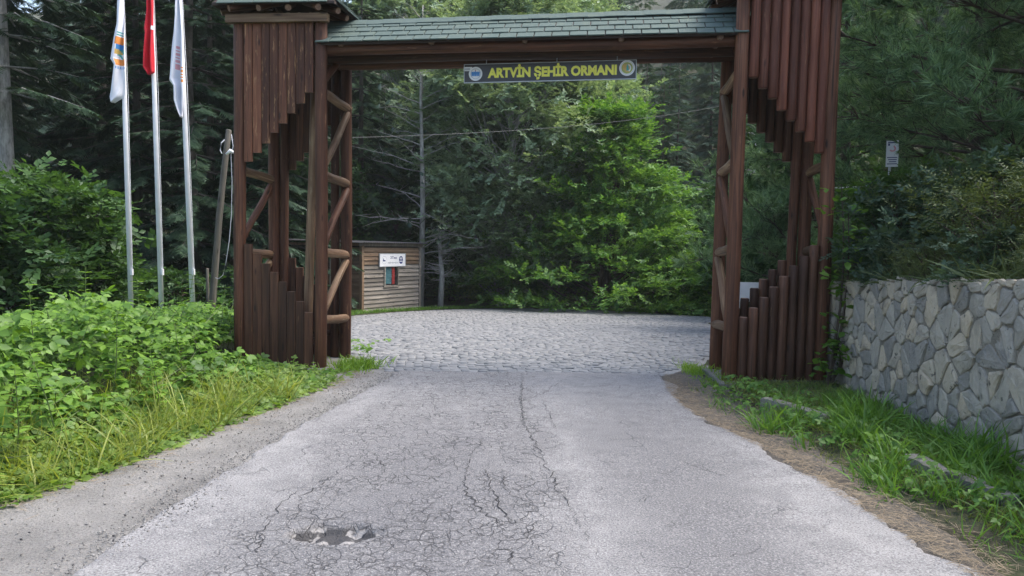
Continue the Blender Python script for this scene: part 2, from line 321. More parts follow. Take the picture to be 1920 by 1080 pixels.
# asphalt road
POT = Vector((-.955, 4.02))
def pothole(x, y):
    dx, dy = (x - POT.x) / .235, (y - POT.y) / .15
    r = math.hypot(dx, dy) + .22 * mnoise.noise((x * 9, y * 9, 2)) + .1 * mnoise.noise((x * 30, y * 30, 2))
    return 1 - smooth(.9, 1.0, r)
def road_z(x, y):
    z = .014 + .012 * mnoise.noise((x * .8, y * .8, 7)) + .0025 * mnoise.noise((x * 9, y * 9, 3))
    if abs(x - POT.x) < .5 and abs(y - POT.y) < .4:
        p = pothole(x, y); z -= p * (.066 + .02 * mnoise.noise((x * 14, y * 14, 8)))
    return z
def asphalt_mat():
    m, nt, bs = mat_new('cracked_asphalt'); v = coords(nt)
    sep = nt.nodes.new('ShaderNodeSeparateXYZ'); nt.links.new(v, sep.inputs[0]); X, Yv, Z = sep.outputs
    big = noise_(nt, v, .9, 5, .6); med = noise_(nt, v, 5, 5, .65); fine = noise_(nt, v, 85, 3, .8)
    ag = nd(nt, 'ShaderNodeTexVoronoi', Scale=95.0); nt.links.new(v, ag.inputs['Vector'])
    c = ramp(nt, med, [(.3, (.135, .134, .142)), (.7, (.21, .209, .215))])
    # pale dust worn along both edges and the crown
    wob = math_(nt, 'MULTIPLY', math_(nt, 'SUBTRACT', big, .5), 1.5); xw = math_(nt, 'ADD', X, wob)
    edge = ramp(nt, math_(nt, 'MULTIPLY', math_(nt, 'ABSOLUTE', xw), .4), [(.5, 0), (.78, .85)])
    crown = ramp(nt, math_(nt, 'ABSOLUTE', math_(nt, 'SUBTRACT', xw, .42)), [(.0, .65), (.34, 0)])
    far = ramp(nt, math_(nt, 'MULTIPLY', math_(nt, 'ADD', Yv, math_(nt, 'MULTIPLY', med, 2.0)), .1), [(.62, 0), (.95, .85)])
    dust = math_(nt, 'MAXIMUM', math_(nt, 'MAXIMUM', edge, crown), far)
    c = mixc(nt, math_(nt, 'MULTIPLY', dust, ramp(nt, med, [(.25, .35), (.6, 1)])), c, (.285, .283, .288))
    # dark worn wheel path left of the crown
    lane = ramp(nt, math_(nt, 'ABSOLUTE', math_(nt, 'ADD', xw, .5)), [(.2, .8), (.95, 0)])
    lane = math_(nt, 'MULTIPLY', lane, ramp(nt, math_(nt, 'MULTIPLY', Yv, .1), [(.42, 1), (.72, .05)]))
    c = mixc(nt, lane, c, (.125, .125, .135))
    lane2 = math_(nt, 'MULTIPLY', ramp(nt, math_(nt, 'ABSOLUTE', math_(nt, 'SUBTRACT', xw, 1.15)), [(.2, .85), (.8, 0)]), ramp(nt, math_(nt, 'MULTIPLY', Yv, .1), [(.5, 1), (.9, .1)]))
    c = mixc(nt, lane2, c, (.13, .13, .138)); c = mixc(nt, ramp(nt, noise_(nt, v, 2.3, 5, .7, .8), [(.5, 0), (.72, .5)]), c, (.12, .12, .127))
    # aggregate speckle
    c = mixc(nt, ramp(nt, fine, [(.36, .85), (.5, 0)]), c, (.06, .06, .068)); c = mixc(nt, ramp(nt, fine, [(.54, 0), (.68, .75)]), c, (.39, .388, .393))
    # alligator cracks, only where the surface has broken up
    dv = nt.nodes.new('ShaderNodeVectorMath'); dv.operation = 'ADD'; nz = nd(nt, 'ShaderNodeTexNoise', Scale=9.0, Detail=3.0); nt.links.new(v, nz.inputs['Vector'])
    sc = nt.nodes.new('ShaderNodeVectorMath'); sc.operation = 'SCALE'; sc.inputs['Scale'].default_value = .09; nt.links.new(nz.outputs['Color'], sc.inputs[0])
    nt.links.new(v, dv.inputs[0]); nt.links.new(sc.outputs[0], dv.inputs[1])
    wn_ = noise_(nt, v, 4.5, 3, .6)
    def cracks(scale, w):
        vo = nd(nt, 'ShaderNodeTexVoronoi', Scale=scale); vo.feature = 'DISTANCE_TO_EDGE'; nt.links.new(dv.outputs[0], vo.inputs['Vector'])
        return ramp(nt, math_(nt, 'DIVIDE', vo.outputs['Distance'], ramp(nt, wn_, [(.3, .25), (.7, 1.6)])), [(0, 1), (w, 0)])
    msk = math_(nt, 'MULTIPLY', ramp(nt, math_(nt, 'ABSOLUTE', math_(nt, 'ADD', xw, .55)), [(.75, 1), (1.3, 0)]), ramp(nt, noise_(nt, v, 1.6, 4, .6), [(.3, .15), (.46, 1)]))
    k1 = math_(nt, 'MULTIPLY', cracks(7.5, .04), math_(nt, 'MULTIPLY', msk, ramp(nt, noise_(nt, v, 3.1, 3, .6), [(.4, 0), (.55, 1)]))); k2 = math_(nt, 'MULTIPLY', cracks(14.0, .06), math_(nt, 'MULTIPLY', msk, ramp(nt, med, [(.4, 0), (.55, .9)])))
    k3 = math_(nt, 'MULTIPLY', cracks(4.2, .022), ramp(nt, noise_(nt, v, 2.4, 4, .65), [(.5, 0), (.62, .7)]))
    kr = math_(nt, 'MAXIMUM', math_(nt, 'MAXIMUM', k1, k2), k3)
    c = mixc(nt, math_(nt, 'MULTIPLY', kr, .85), c, (.04, .04, .045))
    # broken base showing in the pothole
    pot = ramp(nt, math_(nt, 'MULTIPLY', math_(nt, 'ADD', Z, .06), 10.0), [(.35, 1), (.55, 0)])
    c = mixc(nt, pot, c, mixc(nt, ramp(nt, noise_(nt, v, 9, 2), [(.5, 0), (.54, 1)]), (.05, .05, .054), (.27, .262, .26)))
    nt.links.new(c, bs.inputs['Base Color']); bs.inputs['Roughness'].default_value = .78; bs.inputs['Specular IOR Level'].default_value = .35
    inv = math_(nt, 'SUBTRACT', 1.0, kr); n1 = bump(nt, None, inv, .7, .012); n2 = bump(nt, None, ag.outputs['Distance'], .5, .006, n1); bump(nt, bs, fine, .55, .007, n2)
    return m
road = tag(link('road', strip('road', -3, 9.42, .025, lambda y: lerp_tab(XL_ROAD, y), lambda y: lerp_tab(XR_ROAD, y), 168, road_z, asphalt_mat(), .10, .03)), kind='structure')
M_CRACK = plain('crack_dark', (.022, .022, .025), .95)  # flat near-black colour of the crack ribbons
def crack(pts, w):
    """a long open crack: a narrow ragged dark ribbon laid just above the asphalt"""
    P = []
    for (a, b) in zip(pts[:-1], pts[1:]):
        n = max(2, int((Vector(b) - Vector(a)).length / .03))
        for i in range(n):
            t = i / n; P.append(Vector(a).lerp(Vector(b), t) + Vector((random.gauss(0, .014), random.gauss(0, .006))))
    P.append(Vector(pts[-1])); V = []; F = []
    for i, p in enumerate(P):
        k = w * (.35 + .9 * abs(mnoise.noise((i * .21, w * 99, p.x)))) * min(1, .3 + 3 * min(i, len(P) - 1 - i) / len(P))
        d = (P[min(i + 1, len(P) - 1)] - P[max(i - 1, 0)]).normalized(); s = Vector((d.y, -d.x)) * k
        for q in (p - s, p + s): V.append((q.x, q.y, road_z(q.x, q.y) + .004))
        if i: F.append((2 * i - 2, 2 * i - 1, 2 * i + 1, 2 * i))
    link('crack', py_mesh('crack', V, F, M_CRACK), road)
def g2(px, py):
    d = ray(px, py); t = (EYE - .014) / -d.z; return (d.x * t, d.y * t)
for pts, w in (([(980, 705), (976, 760), (984, 800), (1003, 830), (1018, 862), (1036, 890), (1050, 925), (1072, 960), (1102, 1015)], .0062),
               ([(1068, 705), (1015, 740), (930, 768)], .004), ([(1018, 750), (1034, 790), (1045, 815)], .0034),
               ([(885, 850), (872, 890), (876, 930), (905, 960), (940, 985), (918, 1012)], .0052), ([(912, 870), (920, 915), (935, 950), (962, 985), (990, 965), (1005, 945)], .0052),
               ([(960, 1020), (985, 1005), (1010, 975)], .0045), ([(940, 880), (948, 920), (975, 935), (1002, 940)], .004), ([(905, 1035), (945, 1030), (960, 1035), (955, 1060)], .005),
               ([(705, 840), (660, 870), (605, 905), (565, 930), (560, 960)], .004), ([(585, 905), (530, 940), (495, 990), (478, 1040), (492, 1079)], .0042),
               ([(740, 840), (700, 850), (720, 880), (690, 920)], .003), ([(860, 885), (850, 860), (890, 850), (905, 820)], .0035)):
    crack([g2(*p) for p in pts], w)

# cobbled square beyond the gate
def cobble_sheet_mat():
    m, nt, bs = mat_new('cobble_bed'); v = coords(nt, (1, 1, 1)); n = noise_(nt, v, .45, 4); n2 = noise_(nt, v, 30, 4, .7)
    br = nd(nt, 'ShaderNodeTexVoronoi', Scale=8.0); br.feature = 'DISTANCE_TO_EDGE'; nt.links.new(v, br.inputs['Vector'])
    c = ramp(nt, n, [(.35, (.19, .20, .21)), (.65, (.26, .267, .273))]); c = mixc(nt, ramp(nt, br.outputs['Distance'], [(.01, .45), (.08, 0)]), c, (.15, .15, .15))
    c = mixc(nt, ramp(nt, n2, [(.4, .3), (.6, 0)]), c, (.14, .14, .14)); nt.links.new(c, bs.inputs['Base Color']); bs.inputs['Roughness'].default_value = .8
    bump(nt, bs, br.outputs['Distance'], .6, .03); return m
def cobble_mat():
    m, nt, bs = mat_new('cobble_stone'); ge = nt.nodes.new('ShaderNodeNewGeometry'); oi = nt.nodes.new('ShaderNodeObjectInfo'); v = coords(nt, kind='Object')
    f = math_(nt, 'FRACT', math_(nt, 'ADD', ge.outputs['Random Per Island'], oi.outputs['Random'])); c = ramp(nt, f, [(0, (.14, .148, .158)), (.6, (.20, .207, .217)), (1, (.26, .263, .267))])
    tc = nt.nodes.new('ShaderNodeNewGeometry'); n = noise_(nt, tc.outputs['Position'], 55, 4, .7); c = mixc(nt, ramp(nt, n, [(.35, .4), (.6, 0)]), c, (.16, .16, .165))
    nt.links.new(c, bs.inputs['Base Color']); bs.inputs['Roughness'].default_value = .62; bump(nt, bs, n, .4, .006); return m
M_COB = cobble_mat()
plaza = tag(link('cobbled_square', strip('cobbled_square', 9.35, 29.4, .2, lambda y: lerp_tab(XL_PLAZA, y), lambda y: lerp_tab(XR_PLAZA, y), 60,
    lambda x, y: zp(y) + .0, cobble_sheet_mat(), .12, .03)), kind='structure')
def sett(w, d, h, s):
    rnd = random.Random(s); V = []
    for z, k in ((-.02, 1), (h * .55, 1), (h, .72)):
        for sx, sy in ((-1, -1), (1, -1), (1, 1), (-1, 1)): V.append((sx * w / 2 * k * rnd.uniform(.86, 1.05), sy * d / 2 * k * rnd.uniform(.86, 1.05), z + (rnd.uniform(-.003, .003) if z > 0 else 0)))
    return V, [(8, 9, 10, 11)] + [(l * 4 + i, l * 4 + (i + 1) % 4, l * 4 + 4 + (i + 1) % 4, l * 4 + 4 + i) for l in (0, 1) for i in range(4)]
sm = []
for s in range(6):
    v, f = sett(.118, .092, .016, s); sm.append((np.array(v), np.array(f), py_mesh('cobble', v, f, M_COB)))
cnt = 0; VV = []; FF = []; base = 0; y = 9.44; row = 0
while y < 27:
    a, b = lerp_tab(XL_PLAZA, y) + .1, lerp_tab(XR_PLAZA, y) - .1; a = max(a, -y * .36); b = min(b, y * .36)
    x = a + (.065 if row % 2 else 0)
    while x < b:
        k = random.randrange(6); xx = x + random.gauss(0, .008); yy = y + random.gauss(0, .008) + .03 * math.sin(x * 1.3); an = random.gauss(0, .09); z = zp(yy) + random.gauss(-.002, .005)
        if abs(mnoise.noise((xx * .6, yy * .6, 1))) > .02 or y < 11:
            if cnt < 300 and -1.35 < xx < 1.95:
                link('cobble', sm[k][2], plaza, Matrix.Translation((xx, yy, z)) @ Matrix.Rotation(an, 4, 'Z')); cnt += 1
            else:
                c, s_ = math.cos(an), math.sin(an); v = sm[k][0]; VV.append(np.stack([v[:, 0] * c - v[:, 1] * s_ + xx, v[:, 0] * s_ + v[:, 1] * c + yy, v[:, 2] + z], 1)); FF.append(sm[k][1] + base); base += len(v)
        x += random.uniform(.105, .135)
    y += .1; row += 1
tag(link('cobbles', np_mesh('cobbles', np.concatenate(VV), np.concatenate(FF), M_COB), plaza), kind='stuff')

# ------------------------------------------------------------------ entrance gate
gate = empty('entrance_gate', (0, 9.6, 0), 'tall wooden entrance gate of two log towers joined by a green shingled beam roof', 'gate')
M_FASC = plain('roof_deck_wood', (.045, .03, .025), .8)
def tower(FL, FR, BR, BL, ub, lt, ztop, lean, style, rung_z, open_side, eave_z, over):
    FL, FR, BR, BL = (Vector((*p, 0)) for p in (FL, FR, BR, BL)); ln = Vector((lean, 0, 1))
    up = lambda p, z: p + ln * z
    mp = M_WOOD_POST
    for p in (FL, FR): log('post', up(p, -.1), up(p, ztop - .02), .078 if style == 'plank' else .09, mp, gate, 14, .076)
    for p, q in ((BL, BR), (BR, BL)):
        s = (q - p).normalized(); log('post', up(p, -.1), up(p, ztop - .02), .082, mp, gate, 12, .076); log('post', up(p + s * .15, -.1), up(p + s * .15, ztop - .02), .062, mp, gate, 10, .06)
    n = len(ub); gap = .078
    for (A, B, dz, face) in ((FL, FR, 0, -1), (BL, BR, -.12, 1)):
        e = (B - A); L = e.length; e = e / L; nrm = Vector((e.y, -e.x, 0)); ang = math.atan2(e.y, e.x)
        w = (L - 2 * gap) / n
        for i in range(n):
            c = A + e * (gap + w * (i + .5)) + nrm * (.045 if face < 0 else -.05) + nrm * random.uniform(-.008, .008)
            j1, j2 = random.uniform(-.006, .006), random.uniform(-.006, .006)
            zu, zl = ub[i] + dz + j1, lt[i] + dz * .6 + j2
            if style == 'plank':
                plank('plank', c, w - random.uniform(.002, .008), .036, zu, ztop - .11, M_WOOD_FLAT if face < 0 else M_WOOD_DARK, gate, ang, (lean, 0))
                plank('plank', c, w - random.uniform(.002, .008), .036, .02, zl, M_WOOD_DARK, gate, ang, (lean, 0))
            else:
                r = w * .5 - .001
                log('half_log', up(c, zu), up(c, ztop - .06), r, M_WOOD_RED_LIT if face < 0 else M_WOOD_REDDK, gate, 12, r * .99, .003)
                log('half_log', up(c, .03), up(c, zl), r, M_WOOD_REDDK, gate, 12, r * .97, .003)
        # cap rail and a nailing rail behind the boards
        if face < 0:
            M, LL = frame_to(up(A, ztop - .06) - e * .13 + nrm * .085, up(B, ztop - .06) + e * .12 + nrm * .085); slab('cap_rail', (.09, .10, LL), M @ Matrix.Translation((0, 0, LL / 2)), M_WOOD_RUNG if style == 'plank' else M_WOOD_POST, gate)
        for zz in (ztop - .5, .35):
            log('rail', up(A, zz) + nrm * -.03, up(B, zz) + nrm * -.03, .045, M_WOOD_POST, gate, 8)
    for A, B, inner in ((FR, BR, open_side == 'R'), (FL, BL, open_side == 'L')):
        e = (B - A).normalized(); side = Vector((e.y, -e.x, 0)) * (1 if (A is FR) else -1)
        for k, z in enumerate(rung_z):
            z += random.uniform(-.03, .03)
            log('rung', up(A, z + .03) + e * .06 + side * .02, up(B, z - .02) + side * .02 + e * .04, .058, M_WOOD_RUNG, gate, 10, .06, .008)
            if k < len(rung_z) - 1:
                z2 = rung_z[k + 1]; log('brace', up(B, z - .09) - e * .03 + side * .03, up(A, z2 + .13) + e * .05 + side * .03, .048, M_WOOD_POST if k % 2 else M_WOOD_RUNG, gate, 10, .046, .012)
        log('brace', up(B, ztop - .15) + side * .03, up(A, rung_z[0] + .15) + e * .05, .045, M_WOOD_POST, gate, 8)
    # hipped shingle roof
    c = (FL + FR + BR + BL) / 4; ring = [up(c + (p - c) * (1 + over / .55), eave_z) for p in (FL, FR, BR, BL)]; apex = up(c, eave_z + .75)
    d = Vector((0, 0, -.035)); V = ring + [apex] + [p + d for p in ring] + [apex + d]
    F = [(i, (i + 1) % 4, 4) for i in range(4)] + [(5 + (i + 1) % 4, 5 + i, 9) for i in range(4)] + [(i, 5 + i, 5 + (i + 1) % 4, (i + 1) % 4) for i in range(4)]
    deck = link('tower_roof', py_mesh('tower_roof', V, F, M_FASC), gate)
    for i in range(4):
        a, b = ring[i], ring[(i + 1) % 4]; e = (b - a).normalized(); Ls = (b - a).length; mid = (a + b) / 2; s = (apex - mid); sl_ = s.length; s = s / sl_; nr = e.cross(s).normalized()
        if nr.z < 0: nr = -nr
        rows = 5; 
        for r_ in range(rows):
            t = (r_ + .5) / rows; wid = Ls * (1 - t * .98); m_ = max(1, round(wid / .24)); ww = wid / m_
            for k in range(m_):
                o = mid + s * (sl_ * t - (.03 if r_ == 0 else .015)) + e * (-wid / 2 + ww * (k + .5)) + nr * (.012 + random.uniform(0, .006))
                Mx = Matrix((e, s, nr)).transposed().to_4x4(); Mx.translation = o
                slab('shingle', (ww - .006, sl_ / rows + .05, .012), Mx @ Matrix.Rotation(random.gauss(-.06, .012), 4, 'X'), M_SHINGLE, deck, .003)
        for k in range(4):
            q = a.lerp(b, (k + .5) / 4) + Vector((0, 0, -.075)); inn = q.lerp(up(c, eave_z + .1), .62)
            log('rafter', q.lerp(inn, .04), inn + Vector((0, 0, .08)), .045, M_WOOD_DARK, gate, 8)
Lx = [(467, 303), (484, 286), (501, 268), (515, 250), (530, 232), (545, 213), (560, 194), (575, 175)]
ub = [zat(x, y, 9.52) for x, y in Lx]
lt = [zat(x, y, 9.52) for x, y in ((470, 458), (488, 476), (505, 494), (521, 511), (536, 529), (552, 547), (567, 565), (582, 585))]
tower((-3.50, 9.60), (-2.445, 9.50), (-2.32, 10.36), (-3.34, 10.46), ub, lt, 4.45, 0.003, 'plank', [3.48, 2.47, 1.46, .62], 'R', 4.56, .26)
log('inner_post', (-2.69, 9.80, -.05), (-2.56, 9.72, 4.3), .06, M_WOOD_RUNG, gate, 10)
ub2 = [zat(x, y, 8.86) for x, y in ((1413, 148), (1429, 168), (1445, 187), (1461, 207), (1478, 227), (1495, 247), (1512, 267), (1530, 287))]
lt2 = [zat(x, y, 8.86) for x, y in ((1390, 595), (1406, 577), (1424, 557), (1442, 537), (1461, 518), (1480, 498), (1498, 479), (1518, 460))]
tower((2.605, 8.86), (3.695, 8.92), (3.79, 9.78), (2.68, 9.72), ub2, lt2, 4.66, 0.009, 'log', [3.65, 2.59, 1.61, .62], 'L', 4.74, .24)
# lintel between the towers
A = Vector((-2.43, 9.93, 0)); B = Vector((2.76, 9.30, 0)); ge = (B - A).normalized(); gn = Vector((ge.y, -ge.x, 0)); GL = (B - A).length
zl, zr = 4.02, 4.05
def gp(t, off, z): return A + ge * (t * GL) + gn * off + Vector((0, 0, z))
log('beam', gp(-.01, .02, 4.02), gp(1.0, .02, 4.05), .085, M_WOOD_DARK, gate, 14, .085, .015)
log('beam', gp(-.005, .37, 4.03), gp(.995, .37, 4.065), .075, M_WOOD_POST, gate, 14, .075, .015)
log('beam', gp(-.005, -.37, 4.03), gp(.995, -.37, 4.065), .075, M_WOOD_DARK, gate, 14, .075, .015)
for k in range(5):
    t = .06 + .22 * k; log('rafter_end', gp(t, -.40, 4.07), gp(t, .468, 4.085), .042, M_WOOD_RUNG, gate, 10)
e0, e1, r0, r1 = gp(0, .50, 4.09), gp(1, .50, 4.12), gp(0, 0, 4.46), gp(1, 0, 4.52)
b0, b1 = gp(0, -.50, 4.09), gp(1, -.50, 4.12); dn = Vector((0, 0, -.03))
deck = link('lintel_roof', py_mesh('lintel_roof', [e0, e1, r1, r0, b0, b1] + [p + dn for p in (e0, e1, r1, r0, b0, b1)],
    [(0, 1, 2, 3), (3, 2, 5, 4), (7, 6, 9, 8), (8, 9, 10, 11), (0, 6, 7, 1), (5, 11, 10, 4), (0, 3, 9, 6), (3, 4, 10, 9), (1, 7, 8, 2), (2, 8, 11, 5)], M_FASC), gate)
for (q0, q1, sg) in ((e0, e1, 1), (b0, b1, -1)):
    e = (q1 - q0).normalized(); Ls = (q1 - q0).length; s = (r0 - q0).normalized(); sl_ = (r0 - q0).length; nr = e.cross(s).normalized(); nr = nr if nr.z > 0 else -nr
    for r_ in range(4):
        x = -.105 if r_ % 2 else 0
        ph = random.uniform(-.05, .05); x += ph
        while x < Ls - .02:
            x0, x1 = max(x, .0), min(x + .212, Ls); x += .212
            if x1 - x0 < .03: continue
            o = q0 + e * ((x0 + x1) / 2) + s * (sl_ * (r_ + .5) / 4 - .02) + nr * (.014 + random.uniform(0, .004))
            wav = .006 * math.sin(x * 2.1 + r_) if r_ == 0 else 0
            Mx = Matrix((e, s, nr)).transposed().to_4x4(); Mx.translation = o + s * wav
            slab('shingle', (x1 - x0 - .012, sl_ / 4 + .03, .014), Mx @ Matrix.Rotation(random.gauss(-.075, .012), 4, 'X') @ Matrix.Rotation(random.gauss(0, .006), 4, 'Z'), M_SHINGLE, deck, .003)
nrc = 22
for k in range(nrc):
    a = r0.lerp(r1, k / nrc); b = r0.lerp(r1, (k + 1.12) / nrc); h = Vector((0, 0, .03 + (k % 2) * .004)); f_ = gn * .11 + Vector((0, 0, -.085))
    g_ = -gn * .11 + Vector((0, 0, -.085)); t_ = Vector((0, 0, .01))
    link('ridge_shingle', py_mesh('ridge_shingle', [a + h + f_, b + h + f_, b + h, a + h, b + h + g_, a + h + g_] + [p + t_ for p in (a + h + f_, b + h + f_, b + h, a + h, b + h + g_, a + h + g_)],
         [(0, 3, 2, 1), (3, 5, 4, 2), (6, 7, 8, 9), (9, 8, 10, 11), (0, 1, 7, 6), (5, 11, 10, 4), (0, 6, 9, 3), (3, 9, 11, 5), (1, 2, 8, 7), (2, 4, 10, 8)], M_SHINGLE), deck)
# concrete footing under the right tower
M_CONC = gravel_mat('old_concrete', (.19, .18, .165), (.29, .28, .26), (.33, .32, .3), .2)
def rough_block(name, corners, z0, z1, mat, parent=None, n=6, amp=.015):
    """worn concrete block with a ragged outline"""
    P = []
    for i in range(len(corners)):
        a, b = Vector(corners[i]), Vector(corners[(i + 1) % len(corners)])
        for k in range(n): P.append(a.lerp(b, k / n) + Vector((random.uniform(-amp, amp), random.uniform(-amp, amp))))
    c = sum(P, Vector((0, 0))) / len(P); m = len(P); V = []
    for z, k in ((z0, 1), (z1 - .02, 1), (z1, .975)): V += [(*(c + (p - c) * k), z + (random.uniform(-.006, .006) if z > z0 else 0)) for p in P]
    F = [(l * m + i, l * m + (i + 1) % m, l * m + m + (i + 1) % m, l * m + m + i) for l in (0, 1) for i in range(m)] + [tuple(range(2 * m, 3 * m))]
    return link(name, py_mesh(name, V, F, mat), parent)
rough_block('footing', [(2.46, 8.66), (3.74, 8.62), (3.86, 9.95), (2.55, 9.95)], -.12, .045, M_CONC, gate)
rough_block('footing', [(-2.62, 9.30), (-2.22, 9.28), (-2.15, 10.5), (-2.6, 10.5)], -.12, .02, M_CONC, gate)

# name board under the lintel
M_SIGN = plain('sign_black', (.030, .028, .036), .35); M_ALU = plain('sign_frame', (.42, .45, .48), .4, .3); M_YEL = plain('sign_yellow', (.86, .82, .12), .5, var=.04)
M_WHT = plain('white_print', (.78, .79, .82), .5, var=.04); M_BLU = plain('blue_print', (.05, .25, .62), .5); M_NAVY = plain('navy_print', (.02, .035, .16), .5); M_RED = plain('red_print', (.55, .03, .05), .5)
M_ORG = plain('orange_print', (.75, .28, .06), .6); M_TEAL = plain('teal_print', (.05, .36, .36), .5); M_GOLD = plain('gold_print', (.62, .42, .12), .5); M_OLIVE = plain('olive_print', (.38, .42, .12), .5); M_GREYP = plain('grey_print', (.40, .43, .48), .5); M_PINK = plain('pale_red_print', (.72, .35, .38), .5)
sc_ = at(1029, 134.5, 9.52); SG = Matrix.Translation(sc_) @ Matrix.Rotation(math.atan2(ge.y, ge.x) - .03, 4, 'Z') @ Matrix.Rotation(-.006, 4, 'Y') @ Matrix.Rotation(math.radians(90), 4, 'X')   # local X right, Y up, Z to viewer
sign = tag(link('name_board', MB().box((0, 0, 0), (2.16, .225, .02)).mesh('name_board', M_SIGN), None, SG), 'long black name board with yellow capital letters hung under the gate lintel', 'sign')
fr = MB()
for c, s in (((0, .1145, .0), (2.176, .008, .028)), ((0, -.1145, .0), (2.176, .008, .028)), ((-1.084, 0, 0), (.008, .221, .027)), ((1.084, 0, 0), (.008, .221, .027))): fr.box(c, s)
link('frame', fr.mesh('frame', M_ALU), sign, SG)
for sx in (-.8, .1, .85): link('hanger', MB().tube([(sx, .11, 0), (sx, .17, -.02)], .006, 6).mesh('hanger', M_ALU), sign, SG)
def text_mesh(body, width, height, mat, bold=.02):
    c = bpy.data.curves.new('lettering', 'FONT'); c.body = body; c.size = 1; c.offset = bold; c.extrude = .01; c.resolution_u = 3
    o = bpy.data.objects.new('tmp', c); COL.objects.link(o); dg = bpy.context.evaluated_depsgraph_get(); dg.update(); m = bpy.data.meshes.new_from_object(o.evaluated_get(dg))
    bpy.data.objects.remove(o); v = np.empty(len(m.vertices) * 3, np.float32); m.vertices.foreach_get('co', v); v = v.reshape(-1, 3)
    lo, hi = v.min(0), v.max(0); s = width / (hi[0] - lo[0]); v[:, 0] = (v[:, 0] - lo[0]) * s - width / 2; v[:, 1] *= height / .729; v[:, 2] *= .15
    m.vertices.foreach_set('co', v.ravel()); m.materials.clear(); m.materials.append(mat); m.update(); return m
link('lettering', text_mesh('ARTVİN ŞEHİR ORMANI', 1.625, .116, M_YEL, .05), sign, SG @ Matrix.Translation((.035, -.054, .0125)))
def disc(r, z, n=28, sx=1, sy=1, a0=0, a1=2 * math.pi, rin=0):
    V = []; F = []
    for i in range(n + 1):
        a = a0 + (a1 - a0) * i / n; V += [(rin * sx * math.cos(a), rin * sy * math.sin(a), z), (r * sx * math.cos(a), r * sy * math.sin(a), z)]
        if i: F.append((2 * i - 2, 2 * i - 1, 2 * i + 1, 2 * i))
    return V, F
em = MB(); em.add(*disc(.088, .0125)); em.add(*disc(.066, .0135, rin=.06), 2); em.box((-.10, .062, .0122), (.11, .05, .002), 0); em.add(*disc(.025, .0132), 0); em.box((-.108, .06, .0136), (.07, .026, .0012), 2)
for k in range(5): em.add([Vector(p) + Vector((-.044 + k * .0215, 0, 0)) for p in ((-.008, -.028, .0145), (.009, -.03, .0145), (.012, .02, .0145), (0, .03 + .012 * (k == 2), .0145), (-.011, .016, .0145))], [(0, 1, 2, 3, 4)], 1)
em.add([(-.007, .038, .0146), (.007, .038, .0146), (0, .056, .0146)], [(0, 1, 2)], 3)
link('emblem', em.mesh('emblem', [M_WHT, M_BLU, M_GREYP, M_RED]), sign, SG @ Matrix.Translation((-.935, -.005, 0)))
em = MB(); em.add(*disc(.096, .0125)); em.add(*disc(.083, .0133, rin=.079), 1); em.add(*disc(.07, .0136), 2); em.add(*disc(.06, .0142, sx=.62, sy=.85), 5)
em.add([Vector((x - .025, y, .0145)) for x, y in ((-.028, -.02), (.0, -.025), (.012, .03), (-.012, .05), (-.032, .03))], [(0, 1, 2, 3, 4)], 3)
em.add([Vector((x + .002, y, .0147)) for x, y in ((-.012, -.035), (.02, -.028), (.018, .01), (0, .052), (-.008, .02))], [(0, 1, 2, 3, 4)], 4)
em.add(*disc(.066, .0144, 14, a0=-1.0, a1=1.1, rin=.052), 2); em.add(*disc(.05, .0146, 12, a0=-1.1, a1=1.2, rin=.036), 6)
link('emblem', em.mesh('emblem', [M_WHT, M_GREYP, M_OLIVE, M_GOLD, M_TEAL, M_GOLD, M_WHT]), sign, SG @ Matrix.Translation((.972, .018, 0)))

# ------------------------------------------------------------------ flagpoles and flags
M_POLE = plain('white_pole_paint', (.66, .68, .72), .4, var=.06); M_CLOTH_W = plain('white_cloth', (.74, .76, .84), .8, var=.03); M_CLOTH_R = plain('red_cloth', (.62, .012, .03), .75, var=.06)
def flagpole(ptop, pbot, Y, which):
    a = at(*pbot, Y); b = at(*ptop, Y); d = (b - a) / (b.z - a.z); p0 = a + d * (ground_h(a.x, Y) - a.z - .1); p1 = a + d * (6.9 - a.z)
    t = empty('flagpole', p0, f'{which} of the three white flagpoles behind the brambles', 'flagpole', 'flagpoles')
    link('pole', MB().tube([p0, p0.lerp(p1, .5), p1], [.041, .038, .031], 14).mesh('pole', M_POLE, True), t)
    link('cap', MB().tube([p1, p1 + d * .04, p1 + d * .07], [.045, .045, .01], 12).mesh('cap', M_POLE), t)
    link('base_plate', MB().tube([p0, p0 + d * .12], [.11, .11], 12).mesh('base_plate', M_POLE), t)
    c = p0 + d * (zat(pbot[0], 510, Y) - p0.z); link('cleat', MB().box(c + Vector((.05, -.03, 0)), (.03, .05, .1)).mesh('cleat', M_POLE), t)
    h = Vector((.055, -.02, 0)); link('halyard', MB().tube([c + h, c.lerp(p1, .5) + h + Vector((.015, 0, 0)), p1 + h * .6], .0045, 5).mesh('halyard', M_POLE), t)
    return p0, d
